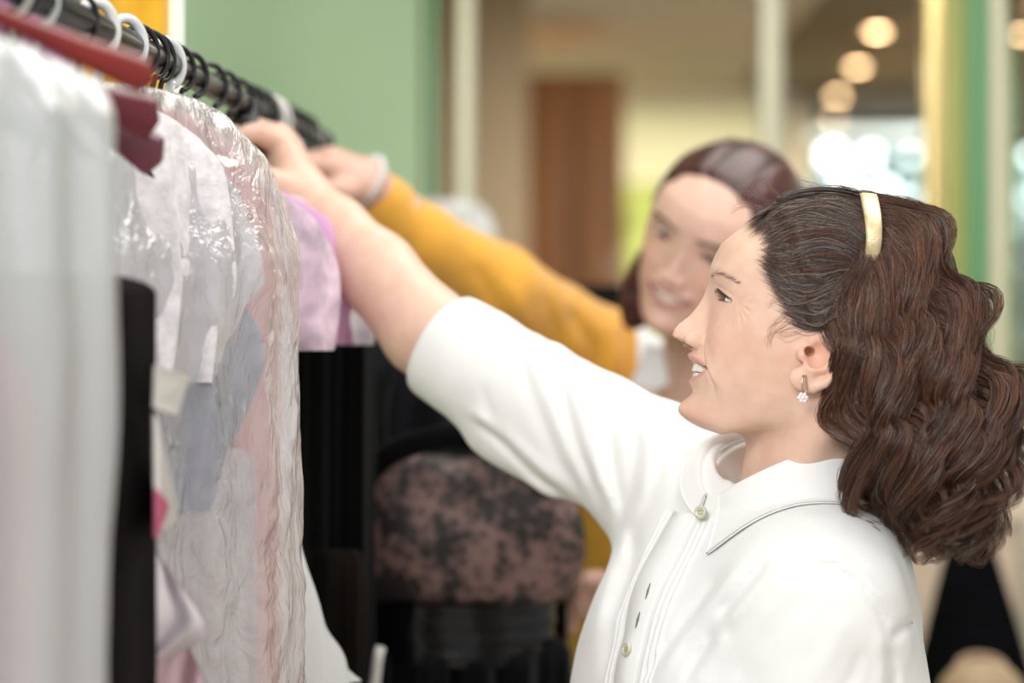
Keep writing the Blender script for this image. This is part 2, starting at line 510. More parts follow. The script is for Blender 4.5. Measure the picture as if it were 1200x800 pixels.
boxs('trim_9', (-.165, 4.40, 2.42), (3.2, 4.47, 2.75), wall_white)

# row of hall ceiling spotlights
spot_e = mat_emit('spot_lens', (1.0, .66, .34), 30.0)
spot_b = mat_plain('spot_rim', (.75, .62, .42), .3, metal=.8)
z_c = 2.42
words_ = ['hall ceiling spotlight nearest the glazing, highest in the row of spotlights', 'hall ceiling spotlight second from the top of the row', 'hall ceiling spotlight third from the top of the row', 'hall ceiling spotlight farthest away, lowest in the row', 'hall ceiling spotlight at the upper right corner behind the gilt posts', 'hall ceiling spotlight right of the gilt posts, lower of the two there']
for (px, py), lb in zip(((1028, 37), (1005, 78), (982, 112), (977, 141), (1180, 2), (1192, 40)), words_):
    d = (z_c - .012 - EYE) / ((400 - py) / FOC); c = P(px, py, d)
    e = empty('ceiling_spotlight', c, lb, 'ceiling light', 'spotlights in the hall ceiling')
    t = np.linspace(0, 2 * math.pi, 32, endpoint=False)
    def disc(prof):
        V = np.array([[c[0] + r_ * math.cos(x), c[1] + r_ * math.sin(x), c[2] + h_] for r_, h_ in prof for x in t]); return V, grid_faces(len(prof), 32, True)
    s_ = .55 if py < 130 else .4
    V, F = disc([(.062 * s_ * 1.2, .012), (.095 * s_, .012), (.095 * s_, .002), (.088 * s_, -.004), (.066 * s_, -.002), (.062 * s_, .008)]); mesh('rim', V, F, spot_b, e)
    V, F = disc([(.0005, -.006), (.03 * s_, -.004), (.05 * s_, .002), (.063 * s_, .010)]); mesh('lens', V, F, spot_e, e)

# bright glass display case with rows of glassware at the hall's far end
case = empty('display_case', (1.75, 11.0, 0), 'brightly lit glass display case glittering at the far end of the hall', 'display case')
chrome = mat_plain('chrome', (.82, .88, .88), .08, metal=1.0)
glint_e = mat_emit('case_tube', (.88, 1.0, .98), 4.5)
X0, X1, Y0, Y1 = 1.12, 2.75, 10.6, 11.2
def cb(name, lo, hi, m, bev=.004, parent=None):
    V, F = box_vf(lo, hi, bev); return mesh(name, V, F, m, parent or case, smooth=False)
for x in (X0, X1 - .04):
    for y in (Y0, Y1 - .04): cb('post', (x, y, 0), (x + .04, y + .04, 2.36), chrome)
cb('top', (X0, Y0, 2.33), (X1, Y1, 2.38), wall_white)
cb('back_panel', (X0 + .04, Y1 - .03, .1), (X1 - .04, Y1 - .01, 2.33), mat_plain('pale_aqua_back', (.34, .46, .44), .3))
for i in range(9):
    for zz in (2.27, 2.12):
        cx_, cy_, rr_ = X0 + .12 + i * .175 + (.07 if zz < 2.2 else 0), Y0 + .10, .022 + .014 * ((i * 5) % 3)
        th_ = np.linspace(1e-3, math.pi - 1e-3, 10)[:, None]; ph_ = np.linspace(0, 2 * math.pi, 14, endpoint=False)[None]
        mesh('bulb', np.array([cx_, cy_, zz]) + rr_ * np.stack([np.sin(th_) * np.cos(ph_), np.sin(th_) * np.sin(ph_), np.cos(th_) + 0 * ph_], -1).reshape(-1, 3), grid_faces(10, 14, True), glint_e, case)  # glowing balls added to imitate the glitter of the case
for z in (1.30, 1.60, 1.90): cb('shelf', (X0 + .04, Y0 + .02, z), (X1 - .04, Y1 - .03, z + .015), glass)
cb('cabinet_base', (X0, Y0, 0), (X1, Y1, 1.05), mat_plain('cream_laminate', (.7, .62, .48), .5))
gls = mat_plain('glittering_glass', (.86, .95, .95), .05, metal=.85)
n_v = 0
for z in (1.315, 1.615, 1.915):
    for i in range(9):
        x = X0 + .14 + i * .17; c = np.array([x, Y0 + .16 + .05 * (i % 3), z])
        hgt = .14 + .05 * ((i * 7 + int(z * 10)) % 3)
        pr = [(.0004, 0), (.035, 0), (.036, .006), (.008, .02), (.007, .45), (.030, .58), (.042, .80), (.038, 1.0), (.034, 1.0), (.036, .8), (.02, .62), (.0004, .58)]
        t = np.linspace(0, 2 * math.pi, 16, endpoint=False)
        V = np.array([[c[0] + r_ * math.cos(a), c[1] + r_ * math.sin(a), c[2] + (h_ if h_ <= .02 else h_ * hgt)] for r_, h_ in pr for a in t])
        n_v += 1
        o = tag(mesh('goblet', V, grid_faces(len(pr), 16, True), gls), 'small glittering goblet on a shelf of the bright display case', 'goblet', 'goblets in the display case')

# things in the hall seen through the glazing
poster_m = mat_plain('yellow_green_print', (.36, .42, .10), .6, var=.55, scale=7)
pic = empty('wall_picture', (.62, 9.18, 1.6), 'blurred yellow-green picture on the hall wall behind the younger person', 'picture')
V, F = box_vf((.33, 9.155, 1.15), (1.0, 9.185, 2.05), .004); mesh('frame', V, F, mat_plain('olive_frame', (.30, .30, .10), .5), pic, smooth=False)
V, F = box_vf((.36, 9.148, 1.18), (.97, 9.156, 2.02)); mesh('print', V, F, poster_m, pic, smooth=False)
boxs('wall_hall_dado', (1.02, 9.3, 0), (1.15, 9.45, 2.42), wall_cream)

# beige counter side and a black draped coat at the lower right
cntr = empty('counter', (.72, 3.9, 0), 'plain beige counter side at the lower right behind the curly hair', 'counter')
V, F = box_vf((.45, 3.6, 0), (.755, 3.95, 1.18), .01); mesh('counter_side', V, F, mat_plain('beige_laminate', (.66, .52, .40), .6), cntr, smooth=False)
V, F = box_vf((.43, 3.58, 1.18), (.765, 3.97, 1.215), .008); mesh('counter_top', V, F, mat_plain('beige_laminate_top', (.70, .57, .44), .5), cntr, smooth=False)
boxs('wall_right_low', (.84, 3.98, 0), (2.2, 4.04, 1.36), mat_plain('pale_cream_panel', (.74, .70, .58), .7))

def cloth_cone(c, top, r0, r1, ry, folds, seed, nseg=90, nr=40, lean=0.0):
    V = []
    for i in range(nr):
        s = i / (nr - 1); z = top * (1 - s)
        r = r0 + (r1 - r0) * s ** .85
        for j in range(nseg):
            a = 2 * math.pi * j / nseg
            q = 1 + (.10 * s) * math.sin(folds * a + seed + 1.2 * math.sin(a * 2)) + .04 * s * math.sin(2.3 * folds * a)
            V.append((c[0] + r * q * math.cos(a) + lean * s, c[1] + ry / r1 * r * q * math.sin(a), c[2] + z))
    V = np.array(V); F = grid_faces(nr, nseg, True)
    return V, F
blk_cloth = mat_plain('black_wool', (.003, .003, .004), .95, var=.3, spec=.05)
coat = empty('draped_coat', (.70, 3.3, .2), 'black coat hanging in a widening triangle below the curly hair', 'coat')
V, F = cloth_cone((xat(1136, 3.3), 3.3, .2), 1.02, .014, .25, .14, 9, .4, lean=.03); mesh('coat_cloth', V, F, blk_cloth, coat)
V, F = tube(spline([(xat(1136, 3.3), 3.3, 1.21), (xat(1136, 3.3), 3.3, 1.235), (xat(1136, 3.3) + .012, 3.3, 1.25), (xat(1136, 3.3) + .02, 3.3, 1.24)], 16), .003, 8); mesh('hook', V, F, chrome, coat)
V, F = tube([(xat(1136, 3.3) + .02, 3.34, 0), (xat(1136, 3.3) + .02, 3.34, 1.245)], .010); mesh('stand_pole', V, F, chrome, coat)
bag_t = empty('handbag', (.70, 3.0, .98), 'tan handbag at the bottom edge in front of the black coat', 'handbag')
def hb(p): return np.minimum(sd_ell(p, P(1150, 815, 3.0), (.055, .04, .045)), 1).astype(np.float32)
V, F = surface_nets(hb, P(1150, 815, 3.0) - .07, P(1150, 815, 3.0) + .07, .004); mesh('bag_body', V, F, mat_plain('tan_leather', (.42, .30, .18), .5), bag_t)
V, F = tube(spline([P(1120, 800, 3.0), P(1125, 775, 3.02), P(1150, 768, 3.03), P(1175, 778, 3.02), P(1180, 800, 3.0)], 30), .005, 8); mesh('bag_handle', V, F, mat_plain('tan_strap', (.34, .23, .14), .5), bag_t)

# ================================================================== THE CLOTHES RAIL
RZ = 1.672
def rail_x(d): return -.314 + (d - 1.484) * .0849
rail = empty('clothes_rail', (rail_x(2.0), 2.0, 0), 'black clothes rail running away from the camera, crowded with hangers', 'clothes rail')
black_metal = mat_plain('black_metal', (.025, .025, .03), .3, metal=.6)
V, F = tube([(rail_x(.9), .9, RZ), (rail_x(1.8), 1.8, RZ), (rail_x(2.68), 2.68, RZ)], .0108, 20); mesh('rail_tube', V, F, black_metal, rail)
for d in (.92, 2.25):
    V, F = tube([(rail_x(d), d, 0), (rail_x(d), d, RZ)], .013, 16); mesh('upright', V, F, black_metal, rail)
    V, F = tube([(rail_x(d) - .2, d, .015), (rail_x(d) + .2, d, .015)], .014, 12); mesh('foot', V, F, black_metal, rail)
V, F = tube([(rail_x(2.68), 2.68, RZ), (rail_x(2.70), 2.70, RZ)], [.0140, .013], 16); mesh('end_cap', V, F, black_metal, rail)

def axis(yaw): return np.array([math.cos(math.radians(yaw)), math.sin(math.radians(yaw)), 0.0])
red_wood = mat_plain('red_lacquered_wood', (.24, .018, .014), .28, var=.2, scale=20)
maroon_wood = mat_plain('maroon_lacquered_wood', (.13, .012, .022), .25, var=.2)
plum_wood = mat_plain('plum_lacquered_wood', (.16, .035, .060), .28, var=.2)
white_pl = mat_plain('white_plastic', (.82, .81, .79), .35)
black_pl = mat_plain('black_plastic', (.02, .02, .022), .3)
wire_m = mat_plain('dark_wire', (.05, .05, .055), .3, metal=.8)
clear_pl = mat_plain('pearly_plastic', (.75, .80, .82), .15, spec=.8)
steel = mat_plain('steel', (.6, .6, .6), .2, metal=1.0)

def hanger(d, yaw, w, m, hook_m, label, group, thick=.009, tall=.020, drop=.062, hr=.0185, tube_r=.0026, wide=True, z0=-.058):
    c = np.array([rail_x(d), d, RZ]); a = axis(yaw); nrm = np.cross(a, UPV)
    e = empty('hanger', c - UPV * .05, label, 'clothes hanger', group)
    t = np.linspace(0, 1, 22); path = []
    for s in (1,):
        for u in np.linspace(-1, 1, 43):
            au = abs(u)
            path.append(c + a * (u * w) + UPV * (z0 + .012 * (1 - au) ** 2 - drop * au ** 1.25) + nrm * (.018 * (au ** 2)))
    T, N, B = frames(path)
    path = np.array(path)
    kk = 14; ang = np.linspace(0, 2 * math.pi, kk, endpoint=False)
    rows = []
    for i, pnt in enumerate(path):
        u = abs(-1 + 2 * i / 42)
        th = thick * (.55 + .9 * u) if wide else thick; tl = tall * (.50 + .75 * u ** 2) if wide else tall
        endf = math.sqrt(max(0.02, 1 - max(0, (u - .93) / .07) ** 2))
        up = UPV - T[i] * T[i].dot(UPV); up /= np.linalg.norm(up); sd = np.cross(T[i], up)
        rows.append([pnt + up * (tl / 2 * math.sin(x) * endf) + sd * (th / 2 * math.cos(x) * endf) for x in ang])
    V = np.array(rows).reshape(-1, 3); F = grid_faces(43, kk, True)
    mesh('hanger_arms', V, F, m, e)
    hp = [c + UPV * (z0 + .004), c + UPV * (z0 + .020), c + UPV * (-.0215 + .0)]
    hk = [c + UPV * z0, c + UPV * (z0 + .018)] + [c + UPV * (-.006) * 0 + (a * 0) + UPV * (hr * math.sin(x)) + a * (hr * math.cos(x)) for x in np.linspace(-math.pi * .42, math.pi * 1.05, 20)]
    V, F = tube(spline(hk, 60), tube_r, 8); mesh('hook', V, F, hook_m, e)
    return e
UPV = np.array([0, 0, 1.0])

def sheet(d, yaw, w, zt=-.055, drop=.065, length=1.1, th=.045, folds=7, famp=.010, seed=0, hem=1.0, nrow=80, nseg=160, crumple=.0, cscale=30, nw=.045, slope=.75, cut=None, c0=None, taper=0.0, flare=0.0, fpow=1):
    """closed hanging cloth over a hanger: shoulders, then folds falling to the hem"""
    c = np.array([rail_x(d), d, RZ]) if c0 is None else np.asarray(c0, float)
    a = axis(yaw); nrm = np.cross(a, UPV)
    rows = []
    S = np.concatenate([np.linspace(0, .16, 22, endpoint=False), np.linspace(.16, 1, nrow - 22)])
    A = np.linspace(0, 2 * math.pi, nseg, endpoint=False)
    for s in S:
        if s < .16:
            q = s / .16; wid = nw + (w - nw) * math.sin(q * math.pi / 2) ** slope; z = zt - drop * q ** 1.6 ; tt = th * (.30 + .7 * q)
            fa = famp * q
        else:
            q = (s - .16) / .84; wid = w * (1 + flare * q ** fpow - taper * q); z = zt - drop - (length - drop) * q; tt = th * (1 + (hem - 1) * q); fa = famp * (1 + .8 * q)
        ca, sa = np.cos(A), np.sin(A)
        x = wid * np.sign(ca) * np.abs(ca) ** .85
        y = tt * np.sign(sa) * np.abs(sa) ** .8 + fa * np.sin(folds * 2 * x / w + seed + 1.1 * np.sin(3 * x / w + seed) + .8 * (s * 3)) * (np.abs(sa) ** .5)
        y += fa * .4 * np.sin(folds * 5.1 * x / w + seed * 2 + s * 4)
        rows.append(c + x[:, None] * a + y[:, None] * nrm + z * UPV)
    R = np.array(rows)
    if crumple:
        f = R.reshape(-1, 3)
        n1 = np.abs(vnoise(f * np.array([cscale, cscale, cscale * .55]) + seed * 3.1)); n2 = np.abs(vnoise(f * np.array([cscale, cscale, cscale]) * 2.3 + seed * 7.7)); n3 = vnoise(f * cscale * .4 + seed)
        am = crumple * (n1 * 1.0 + n2 * .5 + n3 * .8)
        th_ = np.tile(A, len(S)); out = (np.cos(th_)[:, None] * a + np.sin(th_)[:, None] * nrm)
        R = (f + out * am[:, None]).reshape(R.shape)
    top = R[0].mean(0); bot = R[-1].mean(0)
    V = R.reshape(-1, 3); F = grid_faces(len(S), nseg, True)
    # close the top with a fan of quads
    tl = np.array([[j, j + 1, nseg - 2 - j, nseg - 1 - j] for j in range(nseg // 2 - 1)])
    return V, np.vstack([F, tl])

def cloth(name, col, **k): return mat_plain(name, col, .85, bump=.25, bscale=600, sheen=.3, spec=.2, **k)
lace_white = mat_plain('white_lace', (.80, .77, .80), .8, var=.16, scale=70, bump=.8, bscale=160, spec=.2)
film1 = mat_film('frosted_garment_bag', haze=.62, tint=(.90, .93, .95), bscale=8, bstr=1.0, rough=.30, gloss=.10, stretch=(1, 1, .18))
film2 = mat_film('crinkled_clear_bag', haze=.42, tint=(.95, .95, .98), bscale=15, bstr=1.0, rough=.17, gloss=.085, stretch=(1, 1, .45))
film3 = mat_film('clear_bag', haze=.16, tint=(.93, .92, .95), bscale=22, bstr=1.0, rough=.10, gloss=.08)

def garment(name, d, yaw, w, m, label, cat, group=None, parts=(), **k):
    V, F = sheet(d, yaw, w, **k)
    o = mesh(name, V, F, m)
    return tag(o, label, cat, group)
YAW = 54
def w_for(d, yaw, px):
    """half width whose outer end falls at pixel column px"""
    a = axis(yaw); k = (px - 600) / FOC
    return (k * d - rail_x(d)) / (a[0] - k * a[1])
def tip_hanger(d, yaw, px, py, m, hm, label, **k):
    w = w_for(d, yaw, px); dt = d + w * axis(yaw)[1]; z = EYE + (400 - py) / FOC * dt
    return hanger(d, yaw, w, m, hm, label, 'hangers on the black rail', drop=RZ + k.get('z0', -.058) - z, **k)
# nearest, wrapped in a frosted bag, out of focus at the left edge
tip_hanger(1.30, YAW, 157, 96, red_wood, steel, 'long red wooden hanger at the top left above the frosted bag', tall=.020, z0=-.034)
garment('wrapped_dress', 1.27, YAW, w_for(1.27, YAW, 18), cloth('blush_cloth', (.62, .36, .36)), 'blush pink dress inside the frosted bag at the left edge', 'dress', th=.03, length=1.15, seed=2, zt=-.20)
garment('garment_bag', 1.25, YAW, w_for(1.25, YAW, 104), film1, 'frosted whitish garment bag filling the left edge of the picture', 'garment bag', th=.040, length=1.25, seed=1, famp=.010, folds=4, crumple=.005, cscale=14, zt=-.054, drop=.044, flare=.04)
garment('trousers', 1.42, YAW, w_for(1.42, YAW, 184), mat_plain('black_trouser_cloth', (.006, .004, .005), .8, var=.2, spec=.12), 'narrow black trousers hanging between the frosted bag and the crinkled bag', 'trousers', th=.014, length=1.1, seed=4, zt=-.180, drop=.012, famp=.003, folds=3, nw=.10)
tip_hanger(1.50, YAW, 163, 143, maroon_wood, white_pl, 'dark maroon wooden hanger, middle of the three red tips', tall=.026)
tip_hanger(1.56, YAW, 167, 190, plum_wood, clear_pl, 'plum wooden hanger, lowest of the three red tips', tall=.026)
# the crinkled clear bag and what it holds
garment('lace_blouse', 1.715, YAW, w_for(1.715, YAW, 298), lace_white, 'white lace blouse with gathered sleeve inside the crinkled bag', 'blouse', th=.026, length=.20, seed=3, zt=-.052, drop=.125, famp=.007, folds=9, slope=1.0, taper=.35)
garment('chiffon_dress', 1.745, YAW, w_for(1.745, YAW, 306), cloth('slate_blue_chiffon', (.20, .22, .36), var=.25, scale=9), 'slate blue chiffon dress below the lace blouse inside the crinkled bag', 'dress', th=.016, length=.19, seed=8, zt=-.16, drop=.08, famp=.006, folds=6, taper=.35)
garment('lilac_skirt', 1.765, YAW, w_for(1.765, YAW, 300), cloth('pale_lilac_cloth', (.66, .56, .57), var=.12, scale=8), 'pale lilac skirt hanging low inside the crinkled bag', 'skirt', th=.012, length=.80, seed=6, zt=-.30, drop=.02, famp=.004, folds=5, nw=.09)
garment('pink_dress', 1.80, YAW, w_for(1.80, YAW, 330), cloth('salmon_pink_cloth', (.82, .33, .31), var=.08, scale=20), 'salmon pink dress showing as a vertical stripe at the edge of the bag', 'dress', th=.018, length=1.05, seed=5, zt=-.045, drop=.13, famp=.004, folds=5, slope=.9)
garment('garment_bag', 1.755, YAW, w_for(1.755, YAW, 337), film2, 'crinkled clear plastic garment bag over the lace and pink clothes', 'garment bag', th=.046, length=1.25, seed=9, famp=.005, folds=5, crumple=.008, cscale=22, nrow=260, nseg=460, zt=-.036, drop=.125, slope=.85)
hanger(1.715, YAW, .05, white_pl, white_pl, 'white plastic hanger with a round hook above the lace blouse', 'hangers on the black rail', tube_r=.0042)
hanger(1.80, YAW, .05, white_pl, clear_pl, 'white plastic hanger carrying the salmon pink dress', 'hangers on the black rail', tube_r=.004)
# white and patterned clothes farther along
garment('white_dress', 1.93, YAW, w_for(1.93, YAW, 346), cloth('white_cloth', (.84, .86, .88)), 'white dress whose hem flares out at the foot of the crinkled bag', 'dress', th=.018, length=.40, seed=7, zt=-.12, famp=.004, folds=5, drop=.12, flare=.55, fpow=4)
hanger(1.93, YAW, .05, white_pl, clear_pl, 'pearly plastic hanger carrying the white flared dress', 'hangers on the black rail', tube_r=.004)
flor = mat_plain('floral_cotton', (.62, .48, .58), .8, var=.5, scale=34)
for d, w_, m, lb, sd in ((2.02, 392, flor, 'pink and white floral blouse just behind the crinkled bag', 1.5), (2.10, 412, cloth('lilac_satin', (.66, .36, .62)), 'lilac pink blouse seen below the reaching forearm', 2.5), (2.16, 432, mat_plain('pale_floral', (.66, .62, .68), .8, var=.45, scale=26), 'pale grey and pink printed blouse under the reaching forearm', 4.5)):
    garment('blouse', d, YAW - 4, w_for(d, YAW - 4, w_), m, lb, 'blouse', th=.020, length=.140 if sd > 2 else .145, seed=sd, zt=-.085, drop=.085, famp=.006, folds=7)
    hanger(d, YAW - 4, .08, white_pl if sd > 2 else black_pl, wire_m, 'slim hanger carrying the ' + lb.split(' just')[0].split(' seen')[0].split(' under')[0], 'hangers on the black rail', tube_r=.0025)
# plain hooks crowded on the rail, farther off
for i, (d, mm) in enumerate(((1.34, wire_m), (1.365, wire_m), (1.40, wire_m), (1.425, wire_m), (1.49, wire_m), (1.515, wire_m), (1.66, wire_m), (1.845, wire_m), (1.875, wire_m), (1.90, wire_m), (1.97, wire_m), (2.22, wire_m), (2.26, wire_m), (2.30, black_pl), (2.34, black_pl), (2.38, white_pl), (2.42, white_pl), (2.46, black_pl), (2.50, black_pl), (2.55, black_pl), (2.60, black_pl))):
    hanger(d, YAW + random.uniform(-5, 5), .055, mm, mm, 'thin dark hanger crowded among others on the rail' if mm is not white_pl else 'white hanger near the far end of the rail', 'thin hangers on the rail' if mm is not white_pl else 'white hangers near the far end of the rail', thick=.004, tall=.004, drop=.05, tube_r=.0022 if mm is wire_m else .0035, wide=False)

# small cards and folded corners between the black piece and the bag
paper = mat_plain('white_card', (.80, .80, .78), .6)
def card(name, pts, dd, m, label, cat, th=.0012, group=None):
    top = np.array([P(x, y, d_) for (x, y), d_ in zip(pts, dd)]); n = len(pts)
    nn = nz(np.cross(top[1] - top[0], top[2] - top[0])); bot = top + nn * th
    V = np.vstack([top, bot]); F = [list(range(n)), list(range(2 * n - 1, n - 1, -1))] + [[i, (i + 1) % n, (i + 1) % n + n, i + n] for i in range(n)]
    return tag(mesh(name, V, F, m, smooth=False), label, cat, group)
card('price_tag', [(182, 428), (222, 440), (209, 486), (180, 478)], [1.51, 1.565, 1.565, 1.51], mat_plain('ivory_card', (.72, .71, .68), .6), 'square ivory card tag beside the black trousers', 'tag')
card('paper_slip', [(181, 484), (186, 493), (210, 610), (192, 621), (182, 606)], [1.515, 1.525, 1.565, 1.565, 1.515], paper, 'white pointed paper slip below the ivory tag', 'paper')
card('price_tag', [(182, 572), (188, 577), (199, 592), (186, 628), (182, 630)], [1.505, 1.515, 1.535, 1.535, 1.505], mat_plain('raspberry_card', (.58, .10, .22), .5), 'raspberry pink tag overlapping the white slip', 'tag')
# corner of pale satin poking out lower down
def scarf(pts_l, pts_r, d0, d1, m, label):
    n = 40; L_ = spline(pts_l, n); R_ = spline(pts_r, n); V = []
    for i in range(n):
        for j in range(24):
            t = j / 23; q = L_[i] * (1 - t) + R_[i] * t; dd = d0 + (d1 - d0) * t + .008 * math.sin(t * 9 + i * .12) + .004 * math.sin(t * 21 + i * .3)
            V.append(P(q[0], q[1], dd))
    V = np.array(V); nn = np.array([.3, -.95, 0]) * .0015
    F0 = grid_faces(n, 24); N0 = len(V)
    rim = [j for j in range(24)] + [i * 24 + 23 for i in range(1, n)] + [(n - 1) * 24 + j for j in range(22, -1, -1)] + [i * 24 for i in range(n - 2, 0, -1)]
    rim = np.array(rim); r3 = np.roll(rim, -1)
    V = np.vstack([V, V - nn]); F = np.concatenate([F0, F0[:, ::-1] + N0, np.stack([rim, r3, r3 + N0, rim + N0], 1)])
    return tag(mesh('scarf', V, F, m), label, 'scarf')
scarf([(150, 640), (152, 680), (158, 720), (165, 775)], [(186, 650), (214, 690), (242, 742), (186, 778)], 1.54, 1.60, mat_plain('pale_satin', (.66, .60, .64), .35, var=.2, scale=18), 'pale pink and grey satin scarf corner below the raspberry tag')
scarf([(150, 765), (155, 790), (160, 820), (160, 850)], [(222, 758), (236, 790), (246, 820), (250, 850)], 1.56, 1.62, mat_plain('rosy_satin', (.55, .38, .42), .35, var=.3, scale=18), 'rosy satin scarf at the bottom edge beside the black trousers')

# black clothes hanging behind the reaching arm
velvet = mat_plain('black_velvet', (.004, .004, .005), .95, sheen=.06, spec=.05)
jacket_m = mat_plain('charcoal_cloth', (.010, .011, .016), .85, var=.2, sheen=.08, spec=.15, bump=.2, bscale=500)
garment('black_dress', 2.10, 10, .043, velvet, 'black velvet dress hanging right behind the crinkled bag', 'dress', th=.03, length=1.25, seed=3, zt=-.185, drop=.025, famp=.005, folds=4, c0=np.array([xat(388, 2.36), 2.36, RZ]), nw=.03)
garment('brown_dress', 2.10, 8, .030, mat_plain('brown_print', (.012, .008, .007), .8, var=.9, spec=.1, scale=16, stretch=(1, 1, .3)), 'dark brown striped dress low beside the black velvet dress', 'dress', th=.015, length=1.0, seed=3, zt=-.42, drop=.04, famp=.005, folds=4, c0=np.array([xat(392, 2.30), 2.30, RZ]), nw=.02)
jk = garment('jacket', 2.4, 6, .080, jacket_m, 'charcoal jacket hanging behind the reaching arm above the lace dress', 'jacket', th=.04, length=.42, seed=6, zt=-.195, drop=.06, famp=.006, folds=3, c0=np.array([xat(500, 2.52), 2.52, RZ]))
# the lace dress: black with a dusty pink lace bodice and a shiny belt
lm, N_, L_, b_ = mat_new('dusty_pink_and_black_lace')
co_ = N_.new('ShaderNodeTexCoord'); n1 = N_.new('ShaderNodeTexNoise'); n1.inputs['Scale'].default_value = 19; n1.inputs['Detail'].default_value = 7; n1.inputs['Roughness'].default_value = .68; n1.inputs['Distortion'].default_value = .5
v1 = N_.new('ShaderNodeTexVoronoi'); v1.inputs['Scale'].default_value = 90
L_.new(co_.outputs['Object'], n1.inputs['Vector']); L_.new(co_.outputs['Object'], v1.inputs['Vector'])
ad_ = N_.new('ShaderNodeMath'); ad_.operation = 'MULTIPLY_ADD'; ad_.inputs[1].default_value = .22; L_.new(v1.outputs['Distance'], ad_.inputs[0]); L_.new(n1.outputs[0], ad_.inputs[2])
rp_ = N_.new('ShaderNodeValToRGB'); rp_.color_ramp.elements[0].position = .56; rp_.color_ramp.elements[1].position = .72
rp_.color_ramp.elements[0].color = (.012, .009, .010, 1); rp_.color_ramp.elements[1].color = (.20, .115, .108, 1)
L_.new(ad_.outputs[0], rp_.inputs[0]); L_.new(rp_.outputs[0], b_.inputs['Base Color']); b_.inputs['Roughness'].default_value = .6
lace = empty('lace_dress', P(545, 700, 2.42), 'black dress with dusty pink lace bodice and shiny belt behind the reaching arm', 'dress')
def bodice(p):
    c = P(540, 618, 2.42)
    f = sd_ell(p, c + np.array([-.050, 0, .008]), (.076, .050, .082)); f = smin(f, sd_ell(p, c + np.array([.040, -.005, -.002]), (.082, .055, .078)), .02)
    f = smin(f, sd_ell(p, c + np.array([.0, 0, -.035]), (.118, .055, .070)), .03)
    q = (p - c); f = smax(f, np.abs(q[:, 2]) - .074 + 0 * q[:, 0], .006)
    return (f + .0025 * vnoise(p * np.float32(30))).astype(np.float32)
V, F = surface_nets(bodice, P(545, 625, 2.42) - np.array([.17, .09, .13]), P(545, 625, 2.42) + np.array([.17, .09, .12]), .0035)
mesh('lace_bodice', V, F, lm, lace)
def bstrap(pts, r, nm, m): V, F = tube(spline(pts, 40), r, 14, sx=1.0, sy=.45); mesh(nm, V, F, m, lace)
bstrap([P(412, 600, 2.39), P(440, 545, 2.38), P(490, 518, 2.37), P(545, 512, 2.37), P(600, 530, 2.37), P(650, 570, 2.38)], .012, 'neck_trim', velvet)
for xx in (452, 580): bstrap([P(xx, 545, 2.40), P(xx - 4, 490, 2.43), P(xx + 2, 455, 2.45), P(xx + (500 - xx) * .12, 432, 2.46)], .010, 'strap', velvet)
pat = mat_plain('black_patent', (.004, .004, .005), .14, spec=.35)
V = []
for i in range(14):
    z = .0 - .060 * i / 13
    for j in range(120):
        a = 2 * math.pi * j / 120; rr = 1 + .012 * math.sin(i * 1.9) + .012 * math.sin(3 * a + i * .5)
        c = P(535, 703, 2.42); V.append(c + np.array([.098 * rr * math.cos(a), .058 * rr * math.sin(a), z]))
mesh('belt', np.array(V), grid_faces(14, 120, True), pat, lace)
V, F = sheet(0, 0, .115, zt=0, drop=.02, length=.75, th=.06, folds=7, famp=.012, seed=5, c0=P(535, 745, 2.42), nw=.09, flare=.5); mesh('skirt', V, F, velvet, lace)
V, F = tube(spline([P(436, 820, 2.33), P(440, 795, 2.33), P(443, 770, 2.33), P(446, 758, 2.335)], 20), [.005] * 20, 10, sx=1, sy=.4)
tag(mesh('ribbon', V, F, white_pl), 'short white ribbon loop hanging at the bottom beside the shiny belt', 'ribbon')
# black skirt filling in behind
garment('black_skirt', 2.5, 4, .125, velvet, 'wide black skirt hanging behind the lace dress', 'skirt', th=.03, length=1.0, seed=9, zt=-.25, drop=.05, famp=.008, folds=5, c0=np.array([xat(530, 2.62), 2.62, RZ]), nw=.09)

# a second rail on the left wall with yellow, purple and cream clothes
r2o = empty('wall_rail', (-.72, 3.3, 1.95), 'second clothes rail by the green wall carrying yellow and purple clothes', 'clothes rail')
V, F = tube([(-1.05, 3.3, 2.08), (-.50, 3.3, 2.08)], .011, 14); mesh('rail_tube', V, F, steel, r2o)
polex = xat(204, 3.3)
V, F = tube([(polex, 3.3, 0), (polex, 3.3, 2.7)], .0095, 16); mesh('upright', V, F, mat_plain('white_chrome', (.90, .90, .88), .15, metal=.7), r2o)
V, F = tube([(-1.05, 3.3, 0), (-1.05, 3.3, 2.7)], .0095, 16); mesh('upright', V, F, steel, r2o)
for x, col, nm, w_, ln, lb in ((-.80, (.80, .44, .045), 'blouse', .075, .30, 'bright yellow blouse on the second rail behind the hangers'), (-.655, (.42, .17, .38), 'cardigan', .06, .45, 'purple cardigan on the second rail at the top left'), (-.525, (.90, .50, .04), 'blouse', .065, .42, 'orange yellow blouse beside the pale panel on the second rail'), (-.735, (.42, .17, .38), 'scarf', .05, .5, 'purple scarf hanging on the second rail at the far left')):
    garment(nm, 2.0, 8, w_, cloth('rail_cloth_' + nm + str(abs(int(x * 100))), col, var=.12), lb, nm if nm != 'cardigan' else 'cardigan', th=.03, length=ln, seed=x * 9, zt=-.01, drop=.03, famp=.006, folds=4, c0=np.array([x, 3.3, 2.08]), nw=.02)
boxs('wall_panel_cream', (xat(150, 3.6), 3.6, 0), (xat(196, 3.6), 3.64, 2.7), wall_cream)
